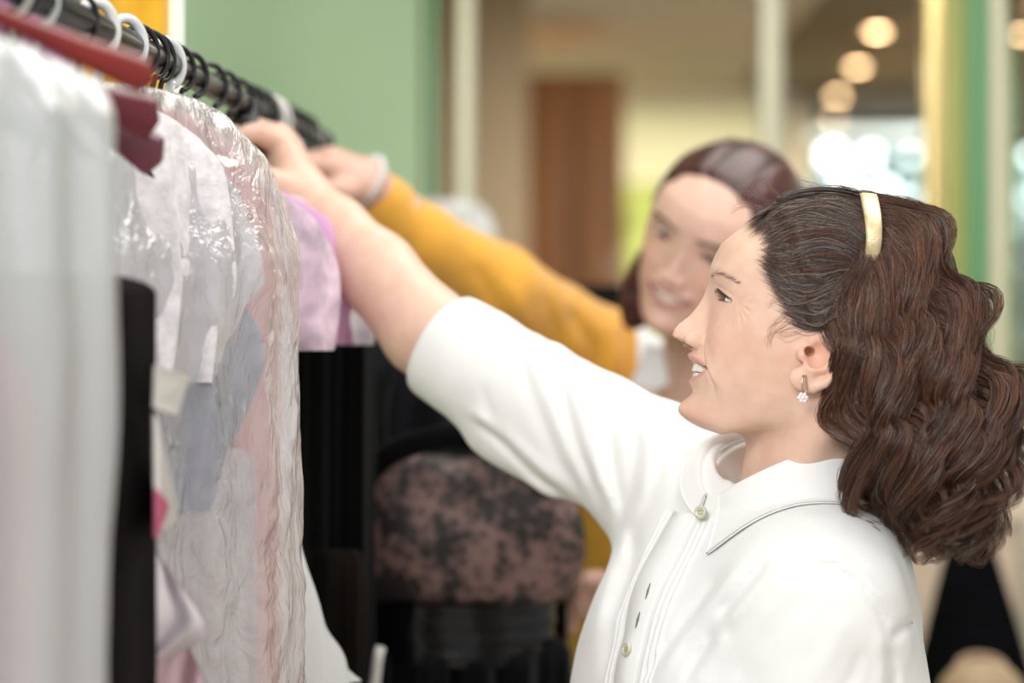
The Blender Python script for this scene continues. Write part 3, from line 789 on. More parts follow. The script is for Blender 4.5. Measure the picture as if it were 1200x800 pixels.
# clothes heaped beyond the younger person's arm
garment('grey_blouse', 2.0, 20, .085, mat_plain('grey_print', (.62, .62, .60), .8, var=.35, scale=18), 'grey and white printed blouse beyond the mustard sleeve', 'blouse', th=.04, length=.7, seed=2, c0=np.array([xat(515, 3.5), 3.5, 1.71]), famp=.01)
garment('blue_scarf', 2.0, 10, .030, cloth('bright_blue_cloth', (.06, .16, .42)), 'small bright blue cloth beyond the mustard sleeve', 'scarf', th=.03, length=.4, seed=2, c0=np.array([xat(586, 3.6), 3.6, 1.615]), famp=.004, nw=.02)
garment('black_coat', 2.0, 10, .050, mat_plain('matte_black_cloth', (.006, .006, .007), .9, spec=.1), 'black coat behind the mustard shoulder, left of the smiling face', 'coat', th=.04, length=.9, seed=2, c0=np.array([xat(700, 3.4), 3.4, 1.585]), famp=.004, nw=.03)

# ================================================================== PEOPLE
# head-local axes: x forward, y to the person's left, z up; origin between the ear canals
_Z = np.array([-.104, -.0870, -.0785, -.0700, -.0563, -.0514, -.0420, -.0333, -.0243, -.0150, -.0050, .0080, .0200, .0290, .0400, .0600, .0873, .110])
_FX = np.array([.070, .0760, .0845, .0852, .0818, .0850, .0840, .0895, .0868, .0, .0, .0, .0, .0871, .0900, .0880, .0690, .04])   # mid-line, filled below
_nose = np.array([(-.0243, .0868), (-.0262, .0920), (-.0255, .1010), (-.0215, .1060), (-.0160, .1072), (-.0110, .1052), (-.0030, .0995), (.0080, .0935), (.0170, .0885), (.0250, .0862)])
# mask: the face without the nose and lips
_MX = np.array([.062, .0730, .0790, .0790, .0790, .0795, .0800, .0805, .0800, .0795, .0790, .0780, .0785, .0835, .0890, .0875, .0690, .04])
_WY = np.array([.022, .0330, .0375, .0415, .0500, .0530, .0575, .0600, .0630, .0655, .0670, .0675, .0675, .0675, .0680, .0680, .0600, .045])
_NN = np.array([1.9, 1.9, 1.95, 2.0, 2.05, 2.05, 2.1, 2.15, 2.2, 2.3, 2.4, 2.55, 2.6, 2.5, 2.35, 2.2, 2.1, 2.0])

class Head:
    """implicit head; smile 0..1 opens the mouth, eye_h half height of the eye opening"""
    def __init__(s, O, fwd, up, scale=1.0, eye_h=.0034, mouth_h=.0042, teeth=True, ear=(True, False), look=(1, 0, 0), nose_w=1.0, lines=1.0, tip=1.0, corner=.0036, slant=-.0022):
        s.corner = corner; s.slant = slant
        s.O = np.asarray(O, float); f = nz(fwd); u = nz(np.asarray(up, float) - f * np.dot(f, up)); l = np.cross(u, f)
        s.R = np.stack([f, l, u])            # rows = local axes
        s.s = scale; s.eye_h = eye_h; s.mouth_h = mouth_h; s.ear = ear; s.lines = lines; s.nose_w = nose_w; s.tip = tip
    def loc(s, p): return ((p - s.O.astype(p.dtype)) @ s.R.T.astype(p.dtype)) / s.s
    def wor(s, q): return (np.asarray(q, float) * s.s) @ s.R + s.O
    EC = (.0668, .031, .0185)
    def lips(s, y, z):
        w = .0295
        u = np.clip(np.abs(y) / w, 0, 1.3)
        zc = -.0412 + s.corner * u * u
        h = s.mouth_h * np.clip(1 - u ** 2.2, 0, 1)
        return zc, h, u
    def __call__(s, pw):
        q = s.loc(pw); x, y, z = q[:, 0], q[:, 1], q[:, 2]
        ay = np.abs(y)
        M = np.interp(z, _Z, _MX); W = np.interp(z, _Z, _WY); n = np.interp(z, _Z, _NN)
        # --- features as shifts along x
        zs = _nose[::-1] if _nose[0, 0] > _nose[-1, 0] else _nose
        o = np.argsort(_nose[:, 0])
        Fx = np.interp(z, _nose[o, 0], _nose[o, 1])
        inn = (z > -.0262) & (z < .029)
        nb = np.interp(z, [-.027, -.0255, -.020, -.012, 0, .012, .024, .032], [.006, .0085, .0105, .0095, .0085, .0075, .0080, .0090]) * s.nose_w
        top = np.clip((.034 - z) / .010, 0, 1); low = np.clip((z + .0275) / .0022, 0, 1)
        A = np.where(z > .029, .0871, Fx) - M
        D = np.clip(A, 0, 1) * np.exp(-(ay / nb) ** 2.1) * top * low * s.tip
        # philtrum / lips / chin mid-line
        D += .0060 * np.exp(-((z + .0300) / .0070) ** 2) * np.exp(-(ay / .020) ** 2.4)
        zc, h, u = s.lips(y, z)
        fade = np.clip(1.15 - u, 0, 1)
        up_c = zc + h + .0042 * fade; lo_c = zc - h - .0046 * fade
        D += .0052 * np.exp(-((z - up_c) / .0046) ** 2) * np.clip(1.1 - u, 0, 1) ** .7 * (u < 1.1)
        D += .0048 * np.exp(-((z - lo_c) / .0048) ** 2) * np.clip(1.05 - u, 0, 1) ** .7 * (u < 1.05)
        D += .0075 * np.exp(-((z + .0745) / .0105) ** 2) * np.exp(-(ay / .0165) ** 2.2)
        D -= .0012 * np.exp(-((z + .0590) / .0040) ** 2) * np.exp(-(ay / .015) ** 2)
        # smiling cheeks, nasolabial fold
        D += .0072 * np.exp(-((z + .012) / .018) ** 2 - ((ay - .037) / .018) ** 2)
        D += .0035 * np.exp(-((z + .038) / .016) ** 2 - ((ay - .040) / .012) ** 2)
        yl = .0165 + np.clip((-.018 - z) / .030, 0, 1) ** .8 * .0185
        m = np.clip((z + .056) / .010, 0, 1) * np.clip((-.010 - z) / .008, 0, 1)
        D -= s.lines * .0030 * m * np.exp(-((ay - yl) / .0022) ** 2)
        D += s.lines * .0022 * m * np.exp(-((ay - yl - .0055) / .0045) ** 2)
        # brow ridge, socket, under-eye bag
        D += .0026 * np.exp(-((z - .035 - .0) / .0060) ** 2 - ((ay - .029) / .017) ** 2)
        D -= .0050 * np.exp(-((z - .0200) / .0085) ** 2 - ((ay - .017) / .0070) ** 2)
        D -= .0025 * np.exp(-((z - .0170) / .0110) ** 2 - ((ay - .031) / .0150) ** 2)
        D += .0016 * np.exp(-((z - .0075) / .0040) ** 2 - ((ay - .030) / .011) ** 2)
        # crow's feet
        if s.lines > 0:
            for a, rr, am in ((.42, .0, .7), (.12, .0, 1), (-.18, 0, 1.2), (-.45, 0, 1.1), (-.75, 0, .9)):
                ca, sa = math.cos(a), math.sin(a)
                # distance measured along the side of the face (y and backwards x)
                sx_ = (ay - .0445) * .8 + (.0650 - x) * .9; sz_ = z - .0165
                al = sx_ * ca + sz_ * sa; ac = -sx_ * sa + sz_ * ca + 10 * al * al * (-a)
                mm = np.clip((al - .002) / .004, 0, 1) * np.clip((.027 - al) / .014, 0, 1) * (y > -1)
                s_l = mm * am * s.lines
                D -= .0014 * s_l * np.exp(-(ac / .0011) ** 2)
                W = W - .00070 * s_l * np.exp(-(ac / .0010) ** 2) + .00045 * s_l * np.exp(-((np.abs(ac) - .0022) / .0010) ** 2)
        front = np.clip((x - .035) / .030, 0, 1); front = front * front * (3 - 2 * front)
        xx = x - D * front
        cx = np.interp(z, [-.09, -.05, .0, .05], [.030, .016, .010, .006])
        a = np.where(xx > cx, M - cx, np.interp(z, [-.09, -.04, .0], [.052, .075, .09]))
        X = np.abs(xx - cx) / np.maximum(a, .01); Y = ay / np.maximum(W, .01)
        r = (X ** n + Y ** n + 1e-12) ** (1 / n)
        f = (r - 1) * np.minimum(a, W) * .92
        f = smax(f, z - .088, .045)
        # jaw underside
        zj = -.0500 - np.clip((x + .01) / .085, -0.4, .68) * .0500
        f = smax(f, (zj - z) * .93, .012)
        f = smax(f, -(x + .035) - .0 * z, .02)
        cr = sd_ell(q, (-.006, 0, .036), (.0955, .0720, .0830))
        f = smin(f, cr, .018)
        # zygomatic width
        for sg in (1, -1):
            yy = y * sg
            qs = np.stack([x, yy, z], -1)
            # alar wings
            al_ = sd_ell(qs, (.0895, .0116 * s.nose_w, -.0190), (.0092, .0046, .0062))
            f = smin(f, al_, .0045)
            # eyelids
            ey = np.linalg.norm(qs - np.array(s.EC, np.float32), axis=1) - .0136
            f = smin(f, ey, .005)
            uy = (yy - .0312) / .0140
            zt = .0187 + uy * s.slant
            alm = np.abs(z - zt) - s.eye_h * np.clip(1 - np.abs(uy) ** 2.2, -1, 1)
            cut = np.maximum(alm, .0690 - x)
            f = np.where(np.abs(uy) < 1.2, smax(f, -cut, .0010), f)
            # lid crease
            cre = np.abs(z - (zt + s.eye_h * (1 - .75 * uy ** 2) + .0042))
            f = f + .0010 * np.exp(-(cre / .0011) ** 2) * (np.abs(uy) < 1.05) * (x > .055)
            # nostrils
            ns = sd_ell(qs, (.0960, .0072 * s.nose_w, -.0262), (.0070, .0036, .0046))
            f = smax(f, -ns, .0016)
            # ears
            if s.ear[0 if sg > 0 else 1]:
                near = (np.abs(x + .006) < .034) & (yy > .05) & (np.abs(z + .003) < .046)
                if near.any():
                    e = qs[near]
                    e = (e - np.array([.0085, 0, .0], np.float32)) * np.array([1.05, 1, 1.05], np.float32)
                    hx = sd_chain(e, [(-.009, .0690, -.004), (-.001, .0700, .006), (.0005, .0715, .018), (-.0065, .0750, .028), (-.017, .0785, .0275), (-.0265, .0820, .018), (-.0300, .0825, .003), (-.0285, .0805, -.011), (-.0215, .0770, -.0235), (-.0130, .0740, -.031)], [.0025, .0030, .0032, .0033, .0035, .0036, .0036, .0034, .0035, .0040], .002)
                    pl = sd_ell(e, (-.0145, .0725, .001), (.0150, .0042, .0280))
                    ah = sd_chain(e, [(-.012, .0745, .0185), (-.0200, .0775, .009), (-.0215, .0785, -.003), (-.0175, .0775, -.0135), (-.0090, .0762, -.0175), (-.0035, .0758, -.0160)], [.0028, .0030, .0032, .0034, .0036, .0030], .002)
                    lo = sd_ell(e, (-.0040, .0735, -.0262), (.0118, .0046, .0098))
                    tr = sd_ell(e, (.0025, .0725, -.0075), (.0045, .0042, .0058))
                    g = smin(smin(smin(hx, ah, .0025), pl, .004), smin(lo, tr, .003), .004)
                    co_ = sd_ell(e, (-.0085, .0790, -.0045), (.0085, .0085, .0110))
                    g2 = smin(f[near], g, .005)
                    g2 = smax(g2, -co_, .0022)
                    can = sd_ell(e, (-.0020, .0700, -.0040), (.0045, .0120, .0040))
                    g2 = smax(g2, -can, .0015)
                    f[near] = g2
        # mouth opening
        if s.mouth_h > 0:
            cutm = np.maximum(np.abs(z - zc) - h, .0660 - x)
            cutm = np.where((u < 1.02) & (h > 0), cutm, 1.0)
            f = np.where(cutm < .01, smax(f, -cutm, .0016), f)
        return (f * s.s).astype(np.float32)
    def color(s, V, base, lip=(.62, .22, .19), cheek=.35, hairline=None):
        q = s.loc(V.astype(float)); x, y, z = q.T; ay = np.abs(y)
        C = np.tile(np.array(base, float), (len(V), 1))
        red = np.array([base[0] * 1.0, base[1] * .74, base[2] * .68])
        def mixc(w, c):
            nonlocal C
            w = np.clip(w, 0, 1)[:, None]; C = C * (1 - w) + np.asarray(c) * w
        mixc(cheek * np.exp(-((z + .012) / .02) ** 2 - ((ay - .045) / .02) ** 2) * (x > .02), red)
        mixc(.6 * np.exp(-(np.linalg.norm(q - np.array([.101, 0, -.024]), axis=1) / .008) ** 2), red)
        mixc(.25 * np.exp(-((z + .075) / .012) ** 2) * (x > .06), red)
        for e in (1, -1):
            mixc(.50 * np.exp(-(np.linalg.norm(q - np.array([.0, e * .077, -.004]), axis=1) / .018) ** 2), (base[0] * .98, base[1] * .66, base[2] * .58))
            mixc(.9 * (np.linalg.norm((q - np.array([.0960, e * .0072, -.0258])) / np.array([1.6, 1, .9]), axis=1) < .0043), (.25, .05, .035))
            mixc(.35 * np.exp(-((z - .0185) / .010) ** 2 - ((y * e - .031) / .016) ** 2) * (x > .05), (base[0] * .88, base[1] * .66, base[2] * .60))
            # lash line
            uy = (y * e - .0312) / .0140
            zt = .0187 + uy * s.slant
            hh = s.eye_h * np.clip(1 - np.abs(uy) ** 2.2, 0, 1)
            mixc(.85 * np.exp(-((z - zt - hh - .0006) / .0011) ** 2) * (np.abs(uy) < 1.06) * (x > .055), (.06, .035, .03))
            mixc(.45 * np.exp(-((z - zt + hh + .0004) / .0008) ** 2) * (np.abs(uy) < 1.0) * (x > .055), (.18, .09, .08))
        zc, h, u = s.lips(y, z)
        fade = np.clip(1.08 - u, 0, 1) ** .6
        wl = np.clip(1 - (np.abs(z - zc) - h - .0062 * fade) / .0012, 0, 1) * (u < 1.04) * (x > .06)
        mixc(.85 * wl, lip)
        wi = (np.abs(z - zc) < h + .0004) * (x < .0805) * (x > .05) * (u < 1.0)
        mixc(1.0 * wi, (.20, .05, .05))
        return C
    def extras(s, parent, prefix_mats, gaze=(1, 0, 0), n_teeth=12):
        eye_m, iris_m, teeth_m, gum_m, pup_m = prefix_mats
        g = nz(gaze)
        for sg in (1, -1):
            c = np.array([s.EC[0], sg * s.EC[1], s.EC[2]])
            # eyeball with iris and pupil as one sphere coloured by angle from the gaze
            nu, nv = 40, 48
            th = np.linspace(1e-3, math.pi - 1e-3, nu)[:, None]; ph = np.linspace(0, 2 * math.pi, nv, endpoint=False)[None]
            ax1 = nz(np.cross(g, [0, 0, 1])); ax2 = np.cross(g, ax1)
            d = np.cos(th)[..., None] * g + np.sin(th)[..., None] * (np.cos(ph)[..., None] * ax1 + np.sin(ph)[..., None] * ax2)
            rr = .0122 + .0006 * np.exp(-(th / .42) ** 2)
            V = (c + d * rr[..., None]).reshape(-1, 3)
            T = np.repeat(th, nv, 1).ravel()
            C = np.where((T < .20)[:, None], (.01, .008, .008), np.where((T < .50)[:, None], (.10, .055, .03), (.80, .74, .70)))
            e_o = mesh('eyeball', s.wor(V), grid_faces(nu, nv, True), eye_m, parent, col=C)
        # teeth: an arch of separate crowns in one mesh
        if s.mouth_h > 0:
            parts = []
            for row in (0, 1):
                for i in range(-5, 6):
                    w_ = [.0085, .0068, .0076, .0068, .0066, .009][abs(i)] if i else .0085
                    a_ = i * .0070
                    yy = .024 * math.sin(a_ / .026); xx = .0562 + (.0265 if row == 0 else .0245) * math.cos(a_ / .026)
                    zz = -.0385 if row == 0 else -.0468
                    hh = .0045 if row == 0 else .0034
                    tV, tF = box_vf((-.003, -.00345, -hh), (.0018, .00345, hh), .0014)
                    ang = a_ / .026
                    Rz = np.array([[math.cos(ang), -math.sin(ang), 0], [math.sin(ang), math.cos(ang), 0], [0, 0, 1]])
                    parts.append((tV @ Rz.T + np.array([xx, yy, zz + .05 * abs(yy)]), tF))
            V, F, _ = merge(parts)
            mesh('teeth', s.wor(V), F, teeth_m, parent)

def tris_strands(paths, r0, r1=None, cols=None, k=3, root=.7):
    """paths (n, m, 3) -> one mesh of thin tapered strands"""
    n, m, _ = paths.shape
    T = np.gradient(paths, axis=1); T /= np.linalg.norm(T, axis=2, keepdims=True) + 1e-12
    ref = np.array([.37, .61, .70])
    N = np.cross(T, ref); N /= np.linalg.norm(N, axis=2, keepdims=True) + 1e-12
    B = np.cross(T, N)
    r = np.broadcast_to(np.asarray(r0, float).reshape(-1, 1), (n, 1)) * np.interp(np.linspace(0, 1, m), [0, .22, .7, 1], [root, 1, .85, .12])[None]
    a = np.arange(k) * 2 * math.pi / k
    V = paths[:, :, None] + r[:, :, None, None] * (np.cos(a)[None, None, :, None] * N[:, :, None] + np.sin(a)[None, None, :, None] * B[:, :, None])
    base = (np.arange(n) * m * k)[:, None, None]
    i = np.arange(m - 1)[None, :, None] * k; j = np.arange(k)[None, None, :]
    a0 = base + i + j; a1 = base + i + (j + 1) % k; b1 = base + i + k + (j + 1) % k; b0 = base + i + k + j
    F = np.stack([a0, a1, b1, b0], -1).reshape(-1, 4)
    C = None
    if cols is not None: C = np.repeat(np.asarray(cols), m * k, axis=0)
    return V.reshape(-1, 3), F, C

def hand_sdf(wrist, mcps, fingers, thumb, rw=.026, rp=.011, k=.010):
    """palm from wrist to the knuckles plus five separate finger chains"""
    def f(p):
        g = None
        w0 = np.asarray(wrist)
        for i, mc in enumerate(mcps):
            a = w0 + (np.mean(mcps, 0) - w0) * .05 + (mc - np.mean(mcps, 0)) * .45
            c = sd_cap(p, a, mc, rp * 1.45, rp * 1.02)
            g = c if g is None else smin(g, c, .013)
        for ch, r in fingers:
            c = sd_chain(p, ch, r, .003)
            g = smin(g, c, .0035)
        ch, r = thumb
        g = smin(g, sd_chain(p, ch, r, .004), .009)
        return g
    return f

skin_m = mat_skin('fair_skin')
skin2_m = mat_skin('rosy_skin')
eye_mm = mat_hair('eye', .08, .5)
teeth_m = mat_plain('tooth_enamel', (.86, .82, .74), .22, spec=.5)
EYEM = (eye_mm, None, teeth_m, None, None)
hair_m = mat_hair('hair_brown', .30, .65)
SKIN = (.82, .565, .440)

# ------------------------------------------------------------------ the woman in the white shirt
woman = empty('person', P(900, 900, 1.95) * np.array([1, 1, 0]), 'person in profile in a white shirt and gold headband, reaching up to the rail', 'person')
H1 = Head(P(950, 410, 1.90), (-.956, .035, .292), (.292, 0, .956), 1.0, eye_h=.0023, mouth_h=.0048, ear=(True, True), lines=1.0)

# shirt body
f_t = nz((-.87, -.50, 0)); l_t = nz((.50, -.87, 0)); UP = np.array([0, 0, 1.0])
Cs = P(880, 640, 1.95)
Sn = P(954, 706, 1.84); Sf = P(775, 558, 2.07)
En = P(925, 985, 1.815); CUFF = P(528, 410, 2.165); Ef = P(500, 388, 2.18); Wf = P(352, 230, 2.27)
Nk = P(925, 600, 1.945)
R_t = np.stack([f_t, l_t, UP])
SLEEVE = [Sf, P(700, 512, 2.10), P(615, 464, 2.13), P(560, 430, 2.15), CUFF]

# fold lines of the cloth, drawn over the shirt: (points, depth in m, width in px)
FOLDS = [
    ([(700, 440), (712, 500), (722, 560), (728, 606)], -.0030, 6), ([(672, 432), (690, 500), (705, 560), (724, 604)], .0028, 8),
    ([(640, 392), (655, 450), (672, 520), (706, 590)], -.0034, 6), ([(655, 400), (672, 470), (690, 530), (712, 590)], .0026, 6),
    ([(600, 375), (606, 420), (625, 470), (655, 540), (690, 590)], -.0024, 7), ([(622, 395), (632, 440), (655, 500), (690, 570)], .0030, 8),
    ([(552, 490), (590, 520), (625, 556), (668, 586)], -.0036, 5), ([(545, 478), (580, 500), (620, 535), (660, 572)], .0030, 7),
    ([(565, 450), (575, 490), (600, 530)], -.0020, 6), ([(740, 470), (745, 520), (738, 570), (728, 604)], -.0022, 7), ([(752, 478), (762, 530), (752, 580), (735, 620)], .0022, 9),
    ([(790, 500), (800, 540), (790, 590), (760, 650)], -.0020, 9), ([(735, 612), (720, 650), (705, 700), (690, 770)], .0030, 10),
    ([(745, 620), (742, 660), (722, 730), (705, 800)], -.0022, 8), ([(800, 610), (775, 660), (745, 720), (720, 770)], -.0018, 6), ([(790, 600), (764, 650), (736, 700), (712, 750)], .0020, 7),
    ([(850, 668), (820, 705), (780, 760), (750, 800)], -.0020, 5), ([(870, 660), (845, 690), (800, 750), (770, 800)], .0020, 6),
    ([(900, 655), (868, 692), (840, 724)], -.0034, 5), ([(912, 662), (880, 700), (850, 735)], .0028, 7),
    ([(836, 738), (822, 765), (800, 800)], -.0030, 5), ([(850, 740), (836, 770), (815, 805)], .0022, 8),
    ([(938, 628), (940, 664), (978, 662), (1008, 684), (1034, 722), (1044, 748)], -.0026, 4), ([(944, 656), (980, 653), (1014, 678), (1040, 712)], .0016, 5),
    ([(1044, 750), (1056, 738), (1070, 724)], -.0030, 5), ([(1040, 758), (1048, 790), (1046, 820)], -.0024, 6), ([(1030, 740), (1034, 780), (1030, 820)], .0020, 7),
    ([(960, 690), (920, 720), (880, 770), (860, 800)], -.0016, 10), ([(990, 720), (975, 760), (950, 800)], .0016, 12), ([(1010, 760), (1000, 790), (980, 820)], -.0018, 8),
    ([(930, 610), (965, 600), (1000, 610)], .0012, 14), ([(900, 640), (935, 640), (985, 640)], -.0010, 7),
]
def shirt_base(p):
    q = (p - Cs.astype(np.float32)) @ R_t.T.astype(np.float32)
    u, v, w = q.T
    t = np.clip(w / .09, -1, 1)
    tr = sd_ell(q, (.000, 0, -.200), (.112, .160, .285))
    ht = np.sqrt((u / .114) ** 2 + (v / .160) ** 2 + 1e-9)
    tb = smax((ht - 1) * .118, np.abs(w + .42) - .40 + 0 * w, .10)
    f = smin(tr, tb, .05)
    f = smin(f, sd_ell(q, (.042, .062, -.150), (.072, .068, .080)), .05)
    f = smin(f, sd_ell(q, (.040, -.060, -.130), (.070, .066, .080)), .04)
    f = smin(f, sd_cap(p, Nk + np.array([.03, .0, -.03]), Sn + UP * .004, .060, .060), .05)
    f = smin(f, sd_cap(p, Nk + np.array([.0, .0, -.035]), Sf, .058, .058), .05)
    f = smin(f, sd_cap(p, Nk - UP * .06, Nk + np.array([.012, 0, -.006]), .070, .052), .03)
    f = smin(f, sd_cap(p, Sn, P(950, 860, 1.82), .0545, .048), .03)
    f = smin(f, sd_cap(p, P(950, 860, 1.82), En, .049, .048), .02)
    sl = sd_chain(p, SLEEVE, [.057, .0540, .0520, .0505, .0495], .01)
    f = smin(f, sl, .026)
    # slack cloth under the sleeve
    f = smin(f, sd_cap(p, P(575, 506, 2.14), P(650, 545, 2.11), .018, .024), .03)
    return f
_cd = nz(CUFF - P(600, 455, 2.135))
def shirt_sdf(p):
    f = shirt_base(p)
    m = np.abs(f) < .02
    if m.any():
        X, Y = to_px(p[m]); dd = np.zeros(m.sum(), np.float32)
        for pts, a, w in FOLDS:
            ds, t = line_dist(X, Y, pts)
            dd += 1.35 * a * np.exp(-(ds / w) ** 2) * np.clip(np.minimum(t, 1 - t) / .18 + .12, 0, 1)
        pn = p[m]
        dd += .0013 * vnoise(pn * np.float32(26) * np.array([1, 1, .8])) + .0006 * vnoise(pn * np.float32(60))
        f[m] -= dd
    # flat end at the cuff and a hollow that the arm comes out of
    e = (p - (CUFF + _cd * .004).astype(np.float32)) @ _cd.astype(np.float32)
    near = np.linalg.norm(p - CUFF.astype(np.float32), axis=1) < .16
    f = np.where(near, smax(f, e, .004), f)
    hol = sd_cap(p, CUFF - _cd * .035, CUFF + _cd * .05, .0455, .047)
    f = np.maximum(f, -hol)
    # neck opening
    nk = sd_cap(p, P(922, 600, 1.935), P(915, 500, 1.925), .050, .056)
    f = smax(f, -nk, .006)
    return f.astype(np.float32)
cotton = mat_plain('white_cotton', (.86, .87, .865), .85, bump=.12, bscale=900, sheen=.15, spec=.2)
lo = np.minimum.reduce([Cs - .30, CUFF - .09]); hi = Cs + np.array([.36, .40, .22])
lo[2] = .80
V, F = surface_nets(shirt_sdf, lo, hi, .0034)
V = relax(V, F, 2, .45)
shirt = mesh('shirt', V, F, cotton, woman)

# rolled cuff: a doubled band standing a little off the sleeve
def band(c0, c1, r0, r1, th, k=64, wob=0):
    c0, c1 = np.asarray(c0), np.asarray(c1)
    ax = nz(c1 - c0); a1 = nz(np.cross(ax, UP)); a2 = np.cross(a1, ax)
    prof = [(0, r0 - th), (0, r0 - th * .3), (.0, r0), (.06, r0 + th * .35), (.5, (r0 + r1) / 2 + th * .5), (.92, r1 + th * .35), (1, r1), (1.0, r1 - th * .7), (.93, r1 - th * 1.3), (.4, (r0 + r1) / 2 - th * 1.4)]
    t = np.linspace(0, 2 * math.pi, k, endpoint=False)
    V = []
    for s_, r_ in prof:
        rr = r_ * (1 + wob * np.sin(2 * t + 1) + wob * .6 * np.sin(5 * t + s_ * 2))
        V.append(c0 + (c1 - c0) * s_ + rr[:, None] * (np.cos(t)[:, None] * a1 + np.sin(t)[:, None] * a2))
    V = np.array(V).reshape(-1, 3); F = grid_faces(len(prof), k, True)
    return V, F
V, F = band(CUFF - _cd * .044, CUFF + _cd * .008, .0520, .0500, .0022, wob=.012)
mesh('cuff', V, F, cotton, shirt)

# collar leaves, wrapping the neck and lying on the shoulders
def collar_pt(th, v):
    """th: angle from the front towards the person's left, v: 0 fold .. 1 edge"""
    c = P(925, 573, 1.932)
    a = abs(th)
    rr = (.0595 + .004 * math.cos(2 * th)) * (1 if th > 0 else .93 + .07 * min(1, max(0, (abs(th) - 2.0))))
    base = c + rr * (math.cos(th) * f_t * 1.12 + math.sin(th) * l_t * (1.20 if th > 0 else .97))
    rise = .040 * math.sin(min(a, math.pi / 2)) + .010 * (1 - math.cos(a)) / 2 - .006
    sgn = 1 if th > 0 else -1
    tip = max(0, 1 - a / 1.0) ** 1.25
    Lf = (.046 + .007 * tip) if th > 0 else (.040 - .014 * tip)
    out = (math.cos(th) * f_t + math.sin(th) * l_t)
    o = out * (.0035 + (.019 if th > 0 else .003) * v ** .8 * (1 - .55 * tip)) * 1.0
    swing = l_t * sgn * ((.020 if th > 0 else -.006) * v * tip) - f_t * (.0 * v)
    return base + UP * (rise - Lf * v ** 1.05) + o + swing + UP * (.004 * math.sin(math.pi * min(1, v * 2)) * 0)
for sgn, nm in ((1, 'collar'), (-1, 'collar')):
    nu, nv = 60, 16
    ths = np.linspace(.10 if sgn > 0 else .16, math.pi + .02, nu) * sgn; vs_ = np.linspace(0, 1, nv)
    G = np.array([[collar_pt(t, v) for v in vs_] for t in ths])
    Gf = G.reshape(-1, 3)
    for _ in range(6):
        dv = shirt_base(Gf.astype(np.float32)); gr = sd_grad(shirt_base, Gf)
        need = np.where(np.tile(vs_, nu) > .25, .0028, -1)
        Gf = Gf + gr * np.clip(need - dv, 0, .01)[:, None]
    G = Gf.reshape(nu, nv, 3)
    nrm = np.cross(np.gradient(G, axis=0), np.gradient(G, axis=1)); nrm /= np.linalg.norm(nrm, axis=2, keepdims=True) + 1e-9
    cdir = G - P(925, 600, 1.932); sg_ = np.sign((nrm * cdir).sum(-1).mean()); nrm *= sg_
    A = G + nrm * .0008; Bk = G - nrm * .0008
    Vv = np.concatenate([A.reshape(-1, 3), Bk.reshape(-1, 3)]); n0 = nu * nv
    F0 = grid_faces(nu, nv)
    rim = [i for i in range(nv)] + [i * nv + nv - 1 for i in range(1, nu)] + [(nu - 1) * nv + j for j in range(nv - 2, -1, -1)] + [i * nv for i in range(nu - 2, 0, -1)]
    R_ = np.array(rim); R2 = np.roll(R_, -1)
    Fr = np.stack([R_, R2, R2 + n0, R_ + n0], 1)
    mesh('collar', Vv, np.concatenate([F0, F0[:, ::-1] + n0, Fr]), cotton, shirt)
# collar stand around the throat
th = np.linspace(0, 2 * math.pi, 90, endpoint=False)
rings = []
for hgt, dr in ((-.045, .004), (-.03, .002), (-.004, 0), (-.002, -.002), (-.006, -.003), (-.04, 0)):
    ring = []
    for t in th:
        tt = t if t <= math.pi else t - 2 * math.pi
        p0 = collar_pt(tt if abs(tt) > 1e-3 else 1e-3, 0)
        out = math.cos(tt) * f_t + math.sin(tt) * l_t
        ring.append(p0 + out * (dr - .0015) + UP * hgt)
    rings.append(ring)
mesh('collar_stand', np.array(rings).reshape(-1, 3), grid_faces(6, 90, True), cotton, shirt)

# placket with pin tucks, found by dropping lines onto the chest from the front
def drop(us, ws, off):
    """points on the shirt front at lateral us, height ws (relative to Cs)"""
    us = np.asarray(us, float).ravel(); ws = np.asarray(ws, float).ravel()
    p = Cs + us[:, None] * l_t + ws[:, None] * UP + f_t * .30
    for _ in range(60):
        p = p - f_t * np.maximum(shirt_sdf(p.astype(np.float32)) * .8 - off * .8, -.01)[:, None]
    return p
nw = 70
wsv = np.linspace(.030, -.36, nw)
def strip(uc, w, th_, name):
    us = np.array([-w / 2, -w / 2 + .0008, 0, w / 2 - .0008, w / 2]); hs = np.array([-.003, th_, th_ * 1.1, th_, -.003])
    V = []
    for k_ in range(5): V.append(drop(np.full(nw, uc + us[k_]), wsv, hs[k_]))
    V = np.array(V).transpose(1, 0, 2).reshape(-1, 3)
    return V, grid_faces(nw, 5)
V, F = strip(.004, .028, .0022, 'placket'); mesh('placket', V, F, cotton, shirt)
for uc in (.026, .032, .038, -.018, -.024):
    V, F = strip(uc, .0034, .0013, 'tuck'); mesh('pin_tuck', V, F, cotton, shirt)
btn = mat_plain('shell_button', (.62, .62, .46), .25, spec=.6, var=.2, scale=200)
dark_thread = mat_plain('buttonhole_thread', (.20, .19, .12), .7)
def button(c, n, r=.0052):
    n = nz(n); a1 = nz(np.cross(n, UP)); a2 = np.cross(n, a1)
    t = np.linspace(0, 2 * math.pi, 28, endpoint=False)
    prof = [(.0, -.001), (1, -.001), (1.05, .0005), (.95, .0018), (.72, .0015), (.6, .0009), (.0, .0009)]
    V = np.array([[c + n * h + r * q * (math.cos(x) * a1 + math.sin(x) * a2) for x in t] for q, h in prof]).reshape(-1, 3)
    b = mesh('button', V, grid_faces(len(prof), 28, True), btn, shirt)
    parts = []
    for sx in (-1, 1):
        for sy in (-1, 1):
            cc = c + a1 * sx * .0011 + a2 * sy * .0011
            parts.append(tube([cc + n * .0004, cc + n * .0013], .0005, 6))
    V, F, _ = merge(parts); mesh('thread', V, F, dark_thread, b)
